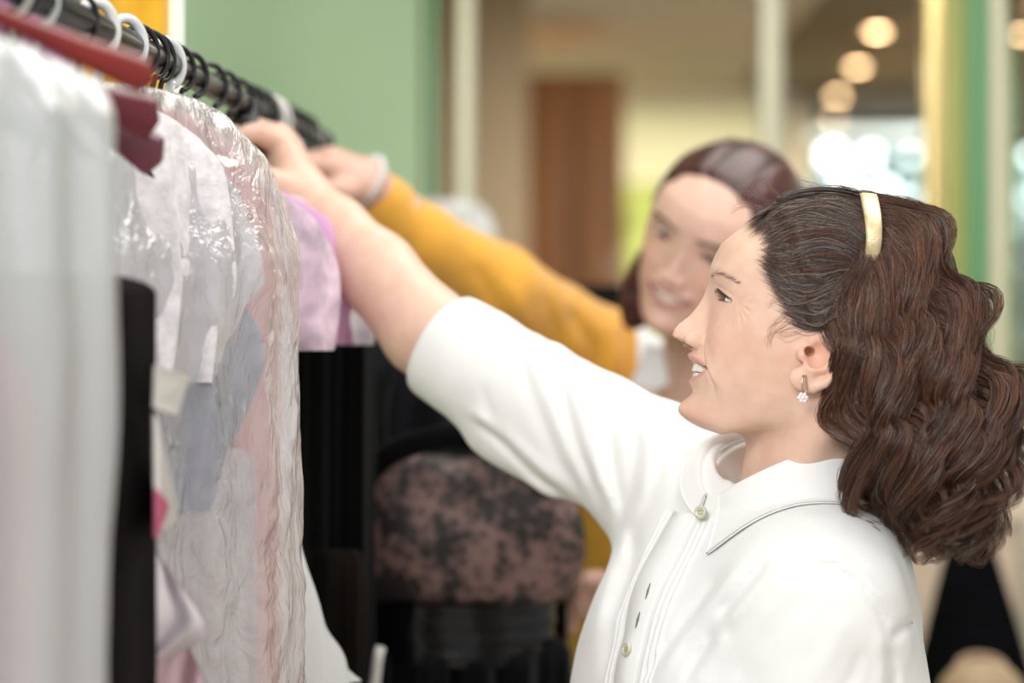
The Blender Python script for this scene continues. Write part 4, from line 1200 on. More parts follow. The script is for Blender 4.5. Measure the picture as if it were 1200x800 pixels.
bp_ = collar_pt(.12, .0) ; cb = bp_ - UP * .016 + f_t * .001 - l_t * .004
cb = P(821, 600, cb[1] - .006); button(cb, f_t + .1 * UP + np.array([0, -.5, 0]))
for w in (-.075, -.165, -.255):
    c = drop([.004], [w], .0035)[0]; button(c, f_t + UP * .25)
for w in (-.030, -.052):
    c = drop([.006, .007, .008], [w + .006, w, w - .006], .0033)
    V, F = tube(c, [.0003, .0010, .0003], 6); mesh('buttonhole', V, F, dark_thread, shirt)

# dark trousers and flat shoes, mostly below the frame
trs = mat_plain('dark_trouser_cloth', (.03, .03, .035), .8, var=.2)
base_xy = np.array([Cs[0], Cs[1], 0])
def legs_sdf(p):
    hip = base_xy + UP * .86
    f = sd_ell(p, hip, (.13, .17, .13))
    for s_ in (1, -1):
        a = hip + l_t * .085 * s_ - UP * .03; k_ = base_xy + l_t * .09 * s_ + UP * .47; an = base_xy + l_t * .09 * s_ + UP * .06
        f = smin(f, sd_cap(p, a, k_, .085, .062), .03); f = smin(f, sd_cap(p, k_, an, .062, .052), .02)
    return f.astype(np.float32)
V, F = surface_nets(legs_sdf, base_xy + np.array([-.25, -.27, .015]), base_xy + np.array([.25, .27, 1.06]), .009)
mesh('trousers', V, F, trs, woman)
shoe_m = mat_plain('black_leather', (.02, .02, .02), .35)
for s_ in (1, -1):
    c = base_xy + l_t * .09 * s_
    def shoe(p): return np.maximum(smin(sd_cap(p, c + UP * .04 - f_t * .04, c + UP * .028 + f_t * .13, .040, .032), sd_cap(p, c + UP * .05, c + UP * .09, .045, .045), .02), .0 - p[:, 2]).astype(np.float32)
    V, F = surface_nets(shoe, c + np.array([-.22, -.22, -.012]), c + np.array([.22, .22, .15]), .005)
    mesh('shoe', V, F, shoe_m, woman)

# body: head, neck, chest, the reaching arm and its hand, one skin
neck_a = P(925, 640, 1.94); neck_b = H1.wor((-.022, 0, -.030))
def headneck(p):
    f = H1(p)
    nkk = sd_cap(p, neck_a, neck_b, .050, .0530)
    f = smin(f, nkk, .022)
    f = smin(f, sd_cap(p, H1.wor((-.030, .058, -.030)), P(876, 618, 1.900), .012, .009), .018)
    f = smin(f, sd_cap(p, P(925, 670, 1.945), P(925, 700, 1.945), .045, .075), .02)
    return f.astype(np.float32)
lo = H1.O + np.array([-.135, -.105, -.215]); hi = H1.O + np.array([.135, .105, .150])
V, F = surface_nets(headneck, lo, hi, .00125)
V = relax(V, F, 1, .4)
C = H1.color(V, SKIN, lip=(.70, .35, .31))
head_part = (V, F, C)
def arm_sdf(p):
    f = sd_chain(p, [Sf, P(640, 474, 2.125), P(560, 428, 2.155), Ef, P(440, 318, 2.215), P(394, 268, 2.245), Wf], [.042, .041, .0405, .0395, .0360, .0285, .0245], .012)
    return f
mcp = [P(330, 168, 2.27), P(327, 160, 2.295), P(333, 164, 2.318), P(341, 174, 2.336)]
fing = [
    ([mcp[0], P(299, 156, 2.245), P(277, 158, 2.225), P(263, 170, 2.215)], [.0118, .0100, .0090, .0078]),
    ([mcp[1], P(300, 150, 2.275), P(279, 158, 2.255), P(268, 178, 2.248)], [.0118, .0100, .0090, .0078]),
    ([mcp[2], P(306, 156, 2.300), P(286, 166, 2.283), P(279, 186, 2.275)], [.0112, .0095, .0085, .0074]),
    ([mcp[3], P(318, 170, 2.318), P(300, 182, 2.300), P(294, 200, 2.292)], [.0105, .0090, .0080, .0070]),
]
thumb = ([P(345, 228, 2.250), P(322, 219, 2.232), P(300, 206, 2.215), P(282, 196, 2.205)], [.0190, .0160, .0130, .0100])
hs1 = hand_sdf(Wf, mcp, fing, thumb, rp=.0125)
def arm_hand(p):
    return smin(smin(arm_sdf(p), hs1(p), .014), sd_cap(p, Wf, P(335, 205, 2.275), .024, .020), .015).astype(np.float32)
V, F = surface_nets(arm_hand, P(250, 140, 2.18) + np.array([-.02, -.05, -.46]) + np.array([0, 0, .10]), P(800, 130, 2.38) + np.array([.02, .06, .04]), .0024)
C = np.tile(np.array(SKIN), (len(V), 1))
for m_ in list(mcp) + [f_[0][1] for f_ in fing]:
    w = .35 * np.exp(-(np.linalg.norm(V - m_, axis=1) / .014) ** 2)[:, None]; C = C * (1 - w) + np.array([.80, .43, .34]) * w
nh = len(head_part[0])
i1 = np.argsort(np.linalg.norm(head_part[0] - (Nk - UP * .06), axis=1))[:2]; i2 = np.argsort(np.linalg.norm(V - Sf, axis=1))[:2] + nh
V, F, C = merge([head_part, (V, F, C)])
F = np.vstack([F, [[i1[0], i1[1], i2[0], i2[1]]]])
V, F, C = drop_specks(V, F, C)
body = mesh('body', V, F, skin_m, woman, col=C)
H1.extras(woman, EYEM, gaze=(.97, .0, -.10))
# finger nails
nail_m = mat_plain('finger_nail', (.86, .60, .55), .2)
for ch, r in fing + [thumb]:
    tp, pv = ch[-1], ch[-2]; ax = nz(tp - pv); n = nz(np.cross(ax, [0, 1, 0])); n = n if n[2] > 0 else -n
    n = nz(n - ax * n.dot(ax))
    def nail(p): return sd_ell(p, tp + n * r[-1] * .80, (.0052, .0030, .0052)).astype(np.float32)
    V, F = surface_nets(nail, tp + n * r[-1] * .8 - .009, tp + n * r[-1] * .8 + .009, .0008, B=8)
    mesh('fingernail', V, F, nail_m, woman)

# earring: hook and a small cluster of stones
gold = mat_plain('rose_gold', (.80, .50, .36), .22, metal=1.0)
stone = mat_plain('clear_stone', (.92, .86, .84), .08, spec=.9)
er = H1.wor((.0045, .0785, -.0315))
erp = er
hook = spline([erp + UP * .0075, erp + UP * .010 + [.002, -.001, 0], erp + [.003, -.001, .006], erp + [.0035, -.001, -.002], erp + [.002, -.001, -.006]], 24)
earr = empty('earring', erp); earr.parent = woman; earr.location = tuple(erp - np.array(woman.location))
V, F = tube(spline([erp + [0, -.0035, .008], erp + [-.0005, -.0045, .003], erp + [0, -.004, -.004]], 12), .0006, 8)
mesh('earring_hook', V, F, gold, earr)
V, F = tube(hook, .0006, 8); mesh('earring_loop', V, F, gold, earr)
parts = []
for k in range(7):
    a = k * math.pi / 3
    c = erp + np.array([.0028 * math.cos(a), -.004 - (.001 if k < 6 else .002), -.0075 + .0028 * math.sin(a)]) if k < 6 else erp + np.array([0, -.0058, -.0075])
    for s_ in (1,):
        pr = [(0, .0016), (.0012, .0011), (.0017, 0), (.0012, -.0011), (0, -.0016)]
        t = np.linspace(0, 2 * math.pi, 8, endpoint=False)
        VV = np.array([[c + np.array([max(r_, 1e-5) * math.cos(x), h_, max(r_, 1e-5) * math.sin(x)]) for x in t] for r_, h_ in pr]).reshape(-1, 3)
        parts.append((VV, grid_faces(5, 8, True)))
V, F, _ = merge(parts); mesh('earring_stone', V, F, stone, earr, smooth=False)

# ------------------------------------------------------------------ hair of the woman in white
def blob(px, py, d, r, ry=None, rd=None):
    m = d / FOC
    return P(px, py, d), np.array([r * m, (rd if rd else r) * m, (ry if ry else r) * m])
MASS = [blob(1044, 330, 1.885, 78, 84, 92), blob(1062, 395, 1.88, 82, 74, 96), blob(1088, 462, 1.88, 84, 70, 98), blob(1118, 520, 1.885, 72, 66, 94),
        blob(1072, 540, 1.875, 66, 62, 90), blob(1085, 590, 1.88, 62, 44, 84), blob(1118, 612, 1.89, 36, 36, 60), blob(1018, 470, 1.84, 40, 60, 62), blob(1010, 400, 1.83, 36, 60, 50),
        blob(1062, 302, 1.89, 44, 50, 70), blob(1040, 500, 1.84, 48, 66, 56)]
def mass_sdf(p):
    f = None
    for c, r in MASS:
        g = sd_ell(p, c, r)
        f = g if f is None else smin(f, g, .018)
    q = H1.loc(p)
    cr = sd_ell(q, (-.010, 0, .040), (.100, .0760, .0885))
    cr = smax(cr, (q[:, 0] - .028) * .8 + 0 * q[:, 2], .01)
    cr = smax(cr, -(q[:, 2] + .02 + .5 * (q[:, 0] + .03)) * .8, .01)
    return smin(f, cr, .015).astype(np.float32)
def cap_sdf(p):
    """thin layer over the scalp from the hair line back"""
    q = H1.loc(p); x, y, z = q.T; ay = np.abs(y)
    cr = smin(sd_ell(q, (-.008, 0, .038), (.0980, .0745, .0860)), (H1(p) - .0030), .006)
    # hair line: front edge x as a function of height
    hx = np.interp(z, [-.02, .0, .012, .022, .032, .045, .058, .070, .085, .10], [-.02, -.012, .012, .026, .026, .022, .040, .046, .058, .064])
    hx = hx + .012 * np.clip(1 - ay / .045, 0, 1) * (z > .05)
    g = smax(cr, (x - hx + .007) * .8, .004)
    low = np.interp(x, [-.10, -.03, -.01, .012, .03], [-.02, -.01, .016, .014, .02])
    g = smax(g, (low - z) * .8, .004)
    return g.astype(np.float32)
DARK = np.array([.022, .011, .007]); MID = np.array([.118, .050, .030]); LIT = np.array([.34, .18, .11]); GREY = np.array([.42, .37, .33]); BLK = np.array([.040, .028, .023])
V, F = surface_nets(lambda p: mass_sdf(p) + .0035, P(940, 230, 1.9) + np.array([0, -.14, -.32]), P(1210, 200, 1.9) + np.array([.02, .14, .02]), .0035)
hair = mesh('hair', V, F, hair_m, woman, col=np.tile(DARK * .8, (len(V), 1)))  # hair core coloured dark so gaps between strands look shaded
V, F = surface_nets(cap_sdf, H1.O + np.array([-.13, -.10, -.06]), H1.O + np.array([.14, .10, .15]), .0022)
qv = H1.loc(V)
mesh('scalp_hair', V, F, hair_m, hair, col=np.tile(BLK * 1.2, (len(V), 1)))

CTRL = [
    [(1022, 236), (1060, 240), (1100, 272), (1124, 325), (1158, 372), (1163, 425), (1188, 468), (1194, 520), (1172, 575)],
    [(1022, 246), (1060, 262), (1092, 300), (1112, 352), (1142, 398), (1154, 448), (1176, 498), (1172, 555), (1150, 610)],
    [(1022, 262), (1050, 284), (1076, 325), (1096, 375), (1120, 425), (1140, 480), (1152, 535), (1146, 595), (1140, 650)],
    [(1020, 282), (1040, 306), (1060, 345), (1076, 395), (1096, 448), (1112, 505), (1122, 560), (1116, 612), (1104, 655)],
    [(1018, 298), (1026, 325), (1040, 365), (1052, 415), (1068, 468), (1082, 522), (1092, 575), (1090, 615), (1076, 650)],
    [(1014, 308), (1006, 338), (1010, 378), (1022, 420), (1038, 470), (1050, 522), (1062, 572), (1066, 612), (1062, 640)],
    [(1010, 314), (990, 342), (984, 386), (994, 430), (1006, 474), (1016, 522), (1028, 565), (1040, 600), (1050, 628)],
    [(1006, 316), (984, 346), (975, 388), (978, 432), (984, 474), (992, 510), (1004, 545), (1020, 578), (1036, 606)],
]
def lock_paths(s, n):
    c = np.array([spline(k, n) for k in CTRL], float)          # (8,n,2)
    t = s * (len(CTRL) - 1); i = min(int(t), len(CTRL) - 2); f = t - i
    return c[i] * (1 - f) + c[i + 1] * f
CTRL = [[(x - 16 * math.exp(-((y - 370) / 95) ** 2) * min(1, max(0, (x - 1030) / 80)), y) for x, y in r_] for r_ in CTRL]
NP = 46
r2 = np.random.default_rng(21)
def make_locks(n_locks, per, side):
    out, cols, rad = [], [], []
    for L in range(n_locks):
        s = r2.random(); base = lock_paths(s, NP)
        t = np.linspace(0, 1, NP)
        x0 = r2.normal(0, 5); y0 = r2.normal(0, 4)
        end = r2.uniform(.80, 1.04)
        tt = t * end
        bx = np.interp(tt, t, base[:, 0]) + x0 * (1 + t); by = np.interp(tt, t, base[:, 1]) + y0
        if end > 1: by = by + (tt > 1) * (tt - 1) * 200
        tx = np.gradient(bx); ty = np.gradient(by); ln = np.hypot(tx, ty) + 1e-6
        nx, ny = -ty / ln, tx / ln
        arc = np.cumsum(ln)
        amp = np.interp(arc, [0, 50, 120, 200, 420], [0, 5, 12, 19, 24]) * r2.uniform(.75, 1.2)
        wl = 108 + 8 * math.sin(s * 9) + r2.normal(0, 2); ph = 5.5 * s + 1.3 * math.sin(s * 17) + r2.normal(0, .28)
        ph2 = ph + 0 * arc
        w1 = np.sin(arc / wl * 6.283 + ph2); w2 = np.cos(arc / wl * 6.283 + ph2)
        cx = bx + nx * amp * w1; cy = by + ny * amp * w1
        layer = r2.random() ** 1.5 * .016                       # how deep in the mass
        d = ray_hit(mass_sdf, cx, cy, 1.68, 2.08)
        ok = ~np.isnan(d)
        if ok.sum() < 12: continue
        first = np.nonzero(ok)[0]
        d = np.interp(np.arange(NP), first, d[first])
        k_ = np.ones(7) / 7; dp = np.concatenate([[d[0]] * 3, d, [d[-1]] * 3]); d = np.convolve(dp, k_, 'valid')
        if side < 0: d = 2 * 1.895 - d
        dep = d + side * (layer - (amp * .00066) * .55 * (w2 + .3) - .002)
        ctr = np.stack([(cx - 600) / FOC * dep, dep, EYE + (400 - cy) / FOC * dep], -1)
        spread = np.interp(t, [0, .15, .6, 1], [.0062, .0050, .0038, .0020]) * r2.uniform(.7, 1.2)
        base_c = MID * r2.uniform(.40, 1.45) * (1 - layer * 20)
        o = r2.normal(0, 1, (per, 3)); o /= (np.linalg.norm(o, axis=1, keepdims=True) + .6)
        tw = r2.uniform(-.6, .6)
        phs = t[None, :, None] * r2.normal(0, 1.5, (per, 1, 1)) * 2
        off = o[:, None] * np.cos(phs) + np.roll(o, 1, axis=1)[:, None] * np.sin(phs)
        fr = r2.normal(0, 1, (per, 1, 3)) * .0010
        pth = ctr[None] + off * spread[None, :, None] + fr * np.sin(t[None, :, None] * r2.uniform(8, 16, (per, 1, 1)) + r2.random((per, 1, 1)) * 6)
        out.append(pth)
        u = r2.random((per, 1))
        c = base_c * r2.uniform(.7, 1.3, (per, 1))
        c = np.where(u > .84, LIT * r2.uniform(.5, 1.3, (per, 1)), c); c = np.where(u > .972, GREY * r2.uniform(.6, 1, (per, 1)), c)
        cols.append(c); rad.append(np.where(u[:, 0] > .84, .00012, .00021) * r2.uniform(.8, 1.2, per))
    return np.concatenate(out), np.concatenate(cols), np.concatenate(rad)
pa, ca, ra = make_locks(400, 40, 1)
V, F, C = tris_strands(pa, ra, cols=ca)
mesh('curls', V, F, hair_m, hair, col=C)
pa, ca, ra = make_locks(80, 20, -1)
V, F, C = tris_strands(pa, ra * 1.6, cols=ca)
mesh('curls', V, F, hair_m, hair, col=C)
# a few loose ends around the outline
out, cols = [], []
for k in range(150):
    s = r2.choice([r2.uniform(0, .10), r2.uniform(.9, 1)], p=[.8, .2]); b = lock_paths(s, 30)
    i0 = r2.integers(2, 22); seg = b[i0:i0 + r2.integers(6, 9)]
    if len(seg) < 5: continue
    sp_ = spline(seg, 20); tx, ty = np.gradient(sp_[:, 0]), np.gradient(sp_[:, 1]); ln = np.hypot(tx, ty)
    nx, ny = ty / ln, -tx / ln
    if s > .5: nx, ny = -nx, -ny
    t = np.linspace(0, 1, 20); am = r2.uniform(3, 18)
    X = sp_[:, 0] + nx * am * np.sin(t * r2.uniform(2, 5)) + 2; Y = sp_[:, 1] + ny * am * np.sin(t * 3)
    dd = 1.88 + r2.uniform(-.03, .03) + t * 0
    out.append(np.stack([(X - 600) / FOC * dd, dd, EYE + (400 - Y) / FOC * dd], -1)); cols.append(LIT * r2.uniform(.5, 1.2))
for pts in ([(1150, 625), (1150, 645), (1140, 652), (1128, 655)], [(1108, 632), (1102, 645), (1090, 652), (1082, 660), (1078, 652)], [(1128, 640), (1134, 655), (1150, 660), (1160, 650)], [(1142, 600), (1158, 622), (1152, 645), (1140, 660)]):
    for k in range(26):
        sp_ = spline(pts, 20) + r2.normal(0, 2.2, (1, 2)); dd = 1.88 + r2.normal(0, .003) + np.zeros(20)
        out.append(np.stack([(sp_[:, 0] - 600) / FOC * dd, dd, EYE + (400 - sp_[:, 1]) / FOC * dd], -1)); cols.append(MID * r2.uniform(.6, 1.3))
V, F, C = tris_strands(np.array(out), .00014, cols=np.array(cols))
mesh('loose_curl', V, F, hair_m, hair, col=C)

# smooth hair drawn from the hair line back under the band
FRONT = [
    [(872, 256), (900, 232), (945, 219), (990, 222), (1016, 232)],
    [(880, 260), (906, 240), (950, 228), (992, 232), (1016, 244)],
    [(890, 264), (912, 250), (952, 240), (992, 246), (1016, 258)],
    [(899, 270), (922, 260), (955, 254), (992, 262), (1014, 276)],
    [(905, 290), (922, 282), (952, 272), (988, 280), (1012, 294)],
    [(900, 303), (920, 312), (950, 308), (984, 304), (1006, 312)],
    [(903, 316), (922, 330), (950, 330), (980, 322), (1000, 326)],
    [(912, 334), (930, 347), (955, 350), (980, 340), (996, 342)],
    [(922, 350), (938, 362), (958, 366), (978, 356), (992, 356)],
    [(930, 370), (946, 380), (962, 380), (976, 372), (988, 370)],
]
out, cols = [], []
capf = lambda p: smin(cap_sdf(p), H1(p), .003)
FC = np.array([spline(k, 26) for k in FRONT])
Xs, Ys = [], []
NS = 5200
S_ = r2.random(NS) * (len(FRONT) - 1)
i_ = np.minimum(S_.astype(int), len(FRONT) - 2); f_ = (S_ - i_)[:, None, None]
pp = FC[i_] * (1 - f_) + FC[i_ + 1] * f_
t = np.linspace(0, 1, 26)
pp = pp + r2.normal(0, 2.4, (NS, 1, 2)) + r2.normal(0, 3.0, (NS, 1, 2)) * t[None, :, None] + r2.normal(0, 6.5, (NS, 1, 2)) * ((1 - t) ** 2)[None, :, None]
pp[:, :, 1] += 2.2 * np.sin(pp[:, :, 0] / 11 + S_[:, None] * 2.5) * np.sin(t * 3.14)[None]
d = ray_hit(capf, pp[..., 0].ravel(), pp[..., 1].ravel(), 1.76, 2.02).reshape(NS, 26)
bad = np.isnan(d).sum(1) > 6
d = np.where(np.isnan(d), np.nanmean(d, axis=1, keepdims=True), d)
d = d - np.abs(r2.normal(0, .0016, (NS, 1))) - .0005
for q_ in range(2): d[:, 1:-1] = (d[:, :-2] + d[:, 2:] + 2 * d[:, 1:-1]) / 4
pth = np.stack([(pp[..., 0] - 600) / FOC * d, d, EYE + (400 - pp[..., 1]) / FOC * d], -1)
u = r2.random((NS, 1))
c = BLK * r2.uniform(.7, 2.4, (NS, 1)); c = np.where(u > .50, MID * r2.uniform(.8, 1.8, (NS, 1)), c); c = np.where(u > .82, GREY * r2.uniform(.5, 1.2, (NS, 1)), c)
keep = ~bad
V, F, C = tris_strands(pth[keep], np.where(u[keep, 0] > .7, .00012, .00018), cols=c[keep], root=.1)
mesh('swept_hair', V, F, hair_m, hair, col=C)
# over the top and far side, wisps at the forehead and in front of the ear
out, cols, rr_ = [], [], []
for k in range(1500):
    a = r2.uniform(-.15, 1.45)                                 # around the head, 0 = top, away from the camera
    q0 = []
    for x_ in np.linspace(.058, -.045, 22):
        zz = .040 + .0875 * math.sqrt(max(0, 1 - ((x_ + .008) / .0995) ** 2)) * math.cos(a)
        yy = -.0765 * math.sqrt(max(0, 1 - ((x_ + .008) / .0995) ** 2)) * math.sin(a)
        q0.append((x_, yy, zz))
    q0 = np.array(q0) + r2.normal(0, .0012, (1, 3)); q0[:, 2] += .0022 * np.sin(np.linspace(0, 3, 22) + r2.random() * 2)
    out.append(spline(H1.wor(q0), 20)); cols.append((BLK if r2.random() < .8 else GREY * .7) * r2.uniform(.8, 2)); rr_.append(.0002)
W_ = [[(892, 250), (876, 236), (884, 214), (898, 206)], [(898, 244), (870, 240), (855, 250)], [(905, 238), (880, 226), (868, 234), (872, 246)], [(915, 230), (895, 214), (900, 205)],
      [(990, 222), (984, 212), (992, 206)], [(960, 220), (940, 211), (920, 216)], [(1090, 262), (1100, 255), (1108, 262)]]
for pts in W_:
    for k in range(9):
        s2 = spline(np.array(pts, float) + r2.normal(0, 2.5, (len(pts), 2)), 20); dd = 1.885 + np.zeros(20)
        out.append(np.stack([(s2[:, 0] - 600) / FOC * dd, dd, EYE + (400 - s2[:, 1]) / FOC * dd], -1)); cols.append(MID * r2.uniform(.8, 2)); rr_.append(.00010)
for pts in ([(935, 385), (922, 385), (912, 392)], [(940, 390), (920, 396), (905, 388)], [(928, 378), (908, 392), (902, 406)], [(926, 372), (906, 384), (900, 396), (904, 410)], [(930, 366), (912, 372), (903, 385)], [(918, 350), (906, 352), (898, 362)]):
    for k in range(7):
        pp_ = spline(np.array(pts, float) + r2.normal(0, 3.0, (len(pts), 2)), 20)
        dd = ray_hit(H1, pp_[:, 0], pp_[:, 1], 1.76, 2.0); dd = np.where(np.isnan(dd), np.nanmean(dd), dd) - .0006
        out.append(np.stack([(pp_[:, 0] - 600) / FOC * dd, dd, EYE + (400 - pp_[:, 1]) / FOC * dd], -1)); cols.append(np.array([.30, .17, .11]) * r2.uniform(.6, 1.3)); rr_.append(.00006)
V, F, C = tris_strands(np.array(out), np.array(rr_), cols=np.array(cols))
mesh('wisps', V, F, hair_m, hair, col=C)
# brow and lashes
def face_strands(H, name, specs, parent, r, colr, n=20):
    out = []
    for root, tipv, m, jit in specs:
        root = np.array(root, float); tipv = np.array(tipv, float)
        for k in range(m):
            j = r2.normal(0, 1, 3) * jit; t = np.linspace(0, 1, 10)[:, None]
            pth = root + j + tipv * r2.uniform(.7, 1.2) * t + np.array([0, 0, 1]) * (t * t) * np.linalg.norm(tipv) * .25
            out.append(H.wor(pth))
    V, F, C = tris_strands(np.array(out), r, cols=np.tile(colr, (len(out), 1)))
    mesh(name, V, F, hair_m, parent, col=C)
def brow_lash(H, parent, colr, r=.00013, bx=.0885, dens=1.0, sides=(1, -1)):
    for sg in sides:
        sp_ = []
        for k in range(int(26 * dens)):
            t = k / (26 * dens - 1); y = .012 + .036 * t
            z = .0325 + .0045 * math.sin(t * 2.4) - .0040 * t
            # find the skin
            xs = np.linspace(.100, .040, 90); pts = H.wor(np.stack([xs, xs * 0 + y * sg, xs * 0 + z], -1))
            v = H(pts.astype(np.float32)); i = np.argmax(v < 0); x = xs[i]
            sp_.append(((x + .0003, y * sg, z), (-.0012 - .003 * t, sg * .0060, .0012 * (1 - t * 1.6)), 12, np.array([.0004, .0010, .0012 * (1 - .5 * t)])))
        face_strands(H, 'eyebrow', sp_, parent, r, colr)
        sp_ = []
        for k in range(26):
            uy = -0.95 + 1.9 * k / 25; y = .0312 + uy * .0140
            hh = H.eye_h * (1 - abs(uy) ** 2.2); z = .0187 + uy * H.slant + hh
            dy = y - .031; dz = z - .0185
            x = .0668 + math.sqrt(max(0, .0134 ** 2 - dy * dy - dz * dz))
            sp_.append(((x, y * sg, z), (.0062 - .002 * abs(uy), sg * .0030 * uy, .0012), 4, np.array([.0002, .0003, .0002])))
            hh2 = -H.eye_h * (1 - abs(uy) ** 2.2); z2 = .0187 + uy * H.slant + hh2
            sp_.append(((x, y * sg, z2), (.0030, sg * .0015 * uy, -.0018), 1, np.array([.0002, .0003, .0001])))
        face_strands(H, 'eyelashes', sp_, parent, .00012, (.012, .008, .007))
brow_lash(H1, woman, (.22, .14, .10), r=.00007, dens=.5)

# headband: a flat gold band arched over the head
gold_band = mat_plain('gold_band', (.72, .58, .36), .45, metal=.6, var=.12, scale=160, bump=.25, bscale=700)
arc = spline(np.vstack([P(1021, 306, 1.826), P(1024, 282, 1.822), P(1023, 258, 1.828), P(1020, 240, 1.848), P(1018, 231, 1.875), P(1016, 230, 1.905), P(1014, 240, 1.935), P(1012, 262, 1.958), P(1010, 290, 1.97), P(1008, 318, 1.972)]), 70)
T_ = np.gradient(arc, axis=0); T_ /= np.linalg.norm(T_, axis=1, keepdims=True)
cen = P(1012, 330, 1.898); nrm = arc - cen; nrm -= T_ * (nrm * T_).sum(1, keepdims=True); nrm /= np.linalg.norm(nrm, axis=1, keepdims=True)
wd = np.cross(T_, nrm)
half = .0060 * np.interp(np.linspace(0, 1, 70), [0, .05, .3, .7, .95, 1], [.75, .95, 1.15, 1.15, .95, .75])[:, None]
prof = [(-1, 0), (-.92, .0011), (-.5, .0016), (0, .0018), (.5, .0016), (.92, .0011), (1, 0), (.8, -.0008), (0, -.0010), (-.8, -.0008)]
V = np.stack([arc + nrm * (h_ + .001) + wd * half * w_ for w_, h_ in prof], 1).reshape(-1, 3)
F = grid_faces(70, 10, True); F = np.vstack([F, [[0, 1, 8, 9], [1, 2, 7, 8]], [[2, 3, 6, 7], [3, 4, 5, 6]], [[690, 699, 698, 691], [691, 698, 697, 692], [692, 697, 696, 693], [693, 696, 695, 694]]])
mesh('headband', V, F, gold_band, woman)

# ------------------------------------------------------------------ the younger woman in the mustard cardigan
w2 = empty('person', np.array([.21, 2.86, 0]), 'smiling person in a mustard cardigan and white collar, looking down at the rail', 'person')
F2 = nz((-.47, -.86, -.17)); _l2 = nz((1, (-.47 + .17 * .56) / .86, -.56)); U2 = np.cross(F2, _l2)
H2 = Head(P(806, 289, 2.54) - (.079 * F2 + .0185 * U2), F2, U2, 1.0, eye_h=.0046, mouth_h=.0030, ear=(False, False), lines=.35, corner=.0055, slant=.0008, nose_w=.92, tip=.88)
u2 = H2.R[2]
nk_t = H2.wor((-.022, 0, -.04)); nk_b = P(832, 470, 2.76)
T2 = P(800, 590, 2.86); SR = P(714, 432, 2.84); SL = P(905, 470, 2.88)
def head2(p):
    f = H2(p)
    f = smin(f, sd_cap(p, nk_b, nk_t, .054, .048), .02)
    return smin(f, sd_cap(p, nk_b, nk_b - UP * .08, .054, .09), .03).astype(np.float32)
V, F = surface_nets(head2, H2.O - np.array([.16, .16, .30]), H2.O + np.array([.16, .16, .17]), .002)
C = H2.color(V, (.76, .50, .41), lip=(.62, .20, .22), cheek=.5)
hp2 = (V, F, C)
W2 = P(428, 216, 2.58); E2 = P(585, 338, 2.70)
mc2 = [P(388, 196, 2.53), P(384, 188, 2.55), P(386, 184, 2.57), P(392, 186, 2.59)]
fg2 = [([mc2[i], mc2[i] + np.array([-.026, -.012, .002 - .003 * i]), mc2[i] + np.array([-.044, -.018, -.012 - .003 * i]), mc2[i] + np.array([-.050, -.016, -.030])], [.010, .009, .0082, .007]) for i in range(4)]
th2 = ([P(412, 222, 2.55), P(398, 224, 2.52), P(384, 222, 2.50), P(372, 216, 2.49)], [.016, .0125, .0105, .009])
hh2 = hand_sdf(W2, mc2, fg2, th2, rp=.0115)
def arm2(p): return smin(hh2(p), sd_chain(p, [P(392, 200, 2.56), W2, E2, SR], [.020, .0235, .028, .034], .01), .014).astype(np.float32)
V, F = surface_nets(arm2, np.array([-.25, 2.40, 1.38]), np.array([.14, 2.92, 1.70]), .003)
C2 = np.tile(np.array((.74, .47, .38)), (len(V), 1))
nh = len(hp2[0]); i1 = np.argsort(np.linalg.norm(hp2[0] - (nk_b - UP * .08), axis=1))[:2]; i2 = np.argsort(np.linalg.norm(V - SR, axis=1))[:2] + nh
V, F, C = merge([hp2, (V, F, C2)]); F = np.vstack([F, [[i1[0], i1[1], i2[0], i2[1]]]])
V, F, C = drop_specks(V, F, C)
mesh('body', V, F, skin2_m, w2, col=C)
gz = H2.R @ nz((-.55, -.75, -.45))
H2.extras(w2, EYEM, gaze=nz((gz[0], gz[1], gz[2])))
brow_lash(H2, w2, (.05, .026, .02), r=.00030)
mustard = mat_plain('mustard_knit', (.80, .40, .055), .9, var=.08, scale=40, bump=.6, bscale=260, sheen=.4, spec=.15)
CU2 = P(437, 232, 2.595)
def card_base(p):
    q = p - T2.astype(np.float32)
    f = (np.sqrt((q[:, 0] / .150) ** 2 + (q[:, 1] / .110) ** 2 + 1e-9) - 1) * .110
    f = smax(f, np.abs(q[:, 2] + .22) - .36, .08)
    f = smin(f, sd_cap(p, SR, P(835, 455, 2.84), .052, .050), .04); f = smin(f, sd_cap(p, P(835, 455, 2.84), SL, .050, .055), .04)
    f = smin(f, sd_chain(p, [SR, P(650, 385, 2.775), E2, P(500, 284, 2.64), CU2], [.066, .052, .048, .036, .031], .012), .04)
    f = smin(f, sd_chain(p, [SL, P(905, 660, 2.82), P(800, 700, 2.70)], [.056, .050, .042], .012), .02)
    return f
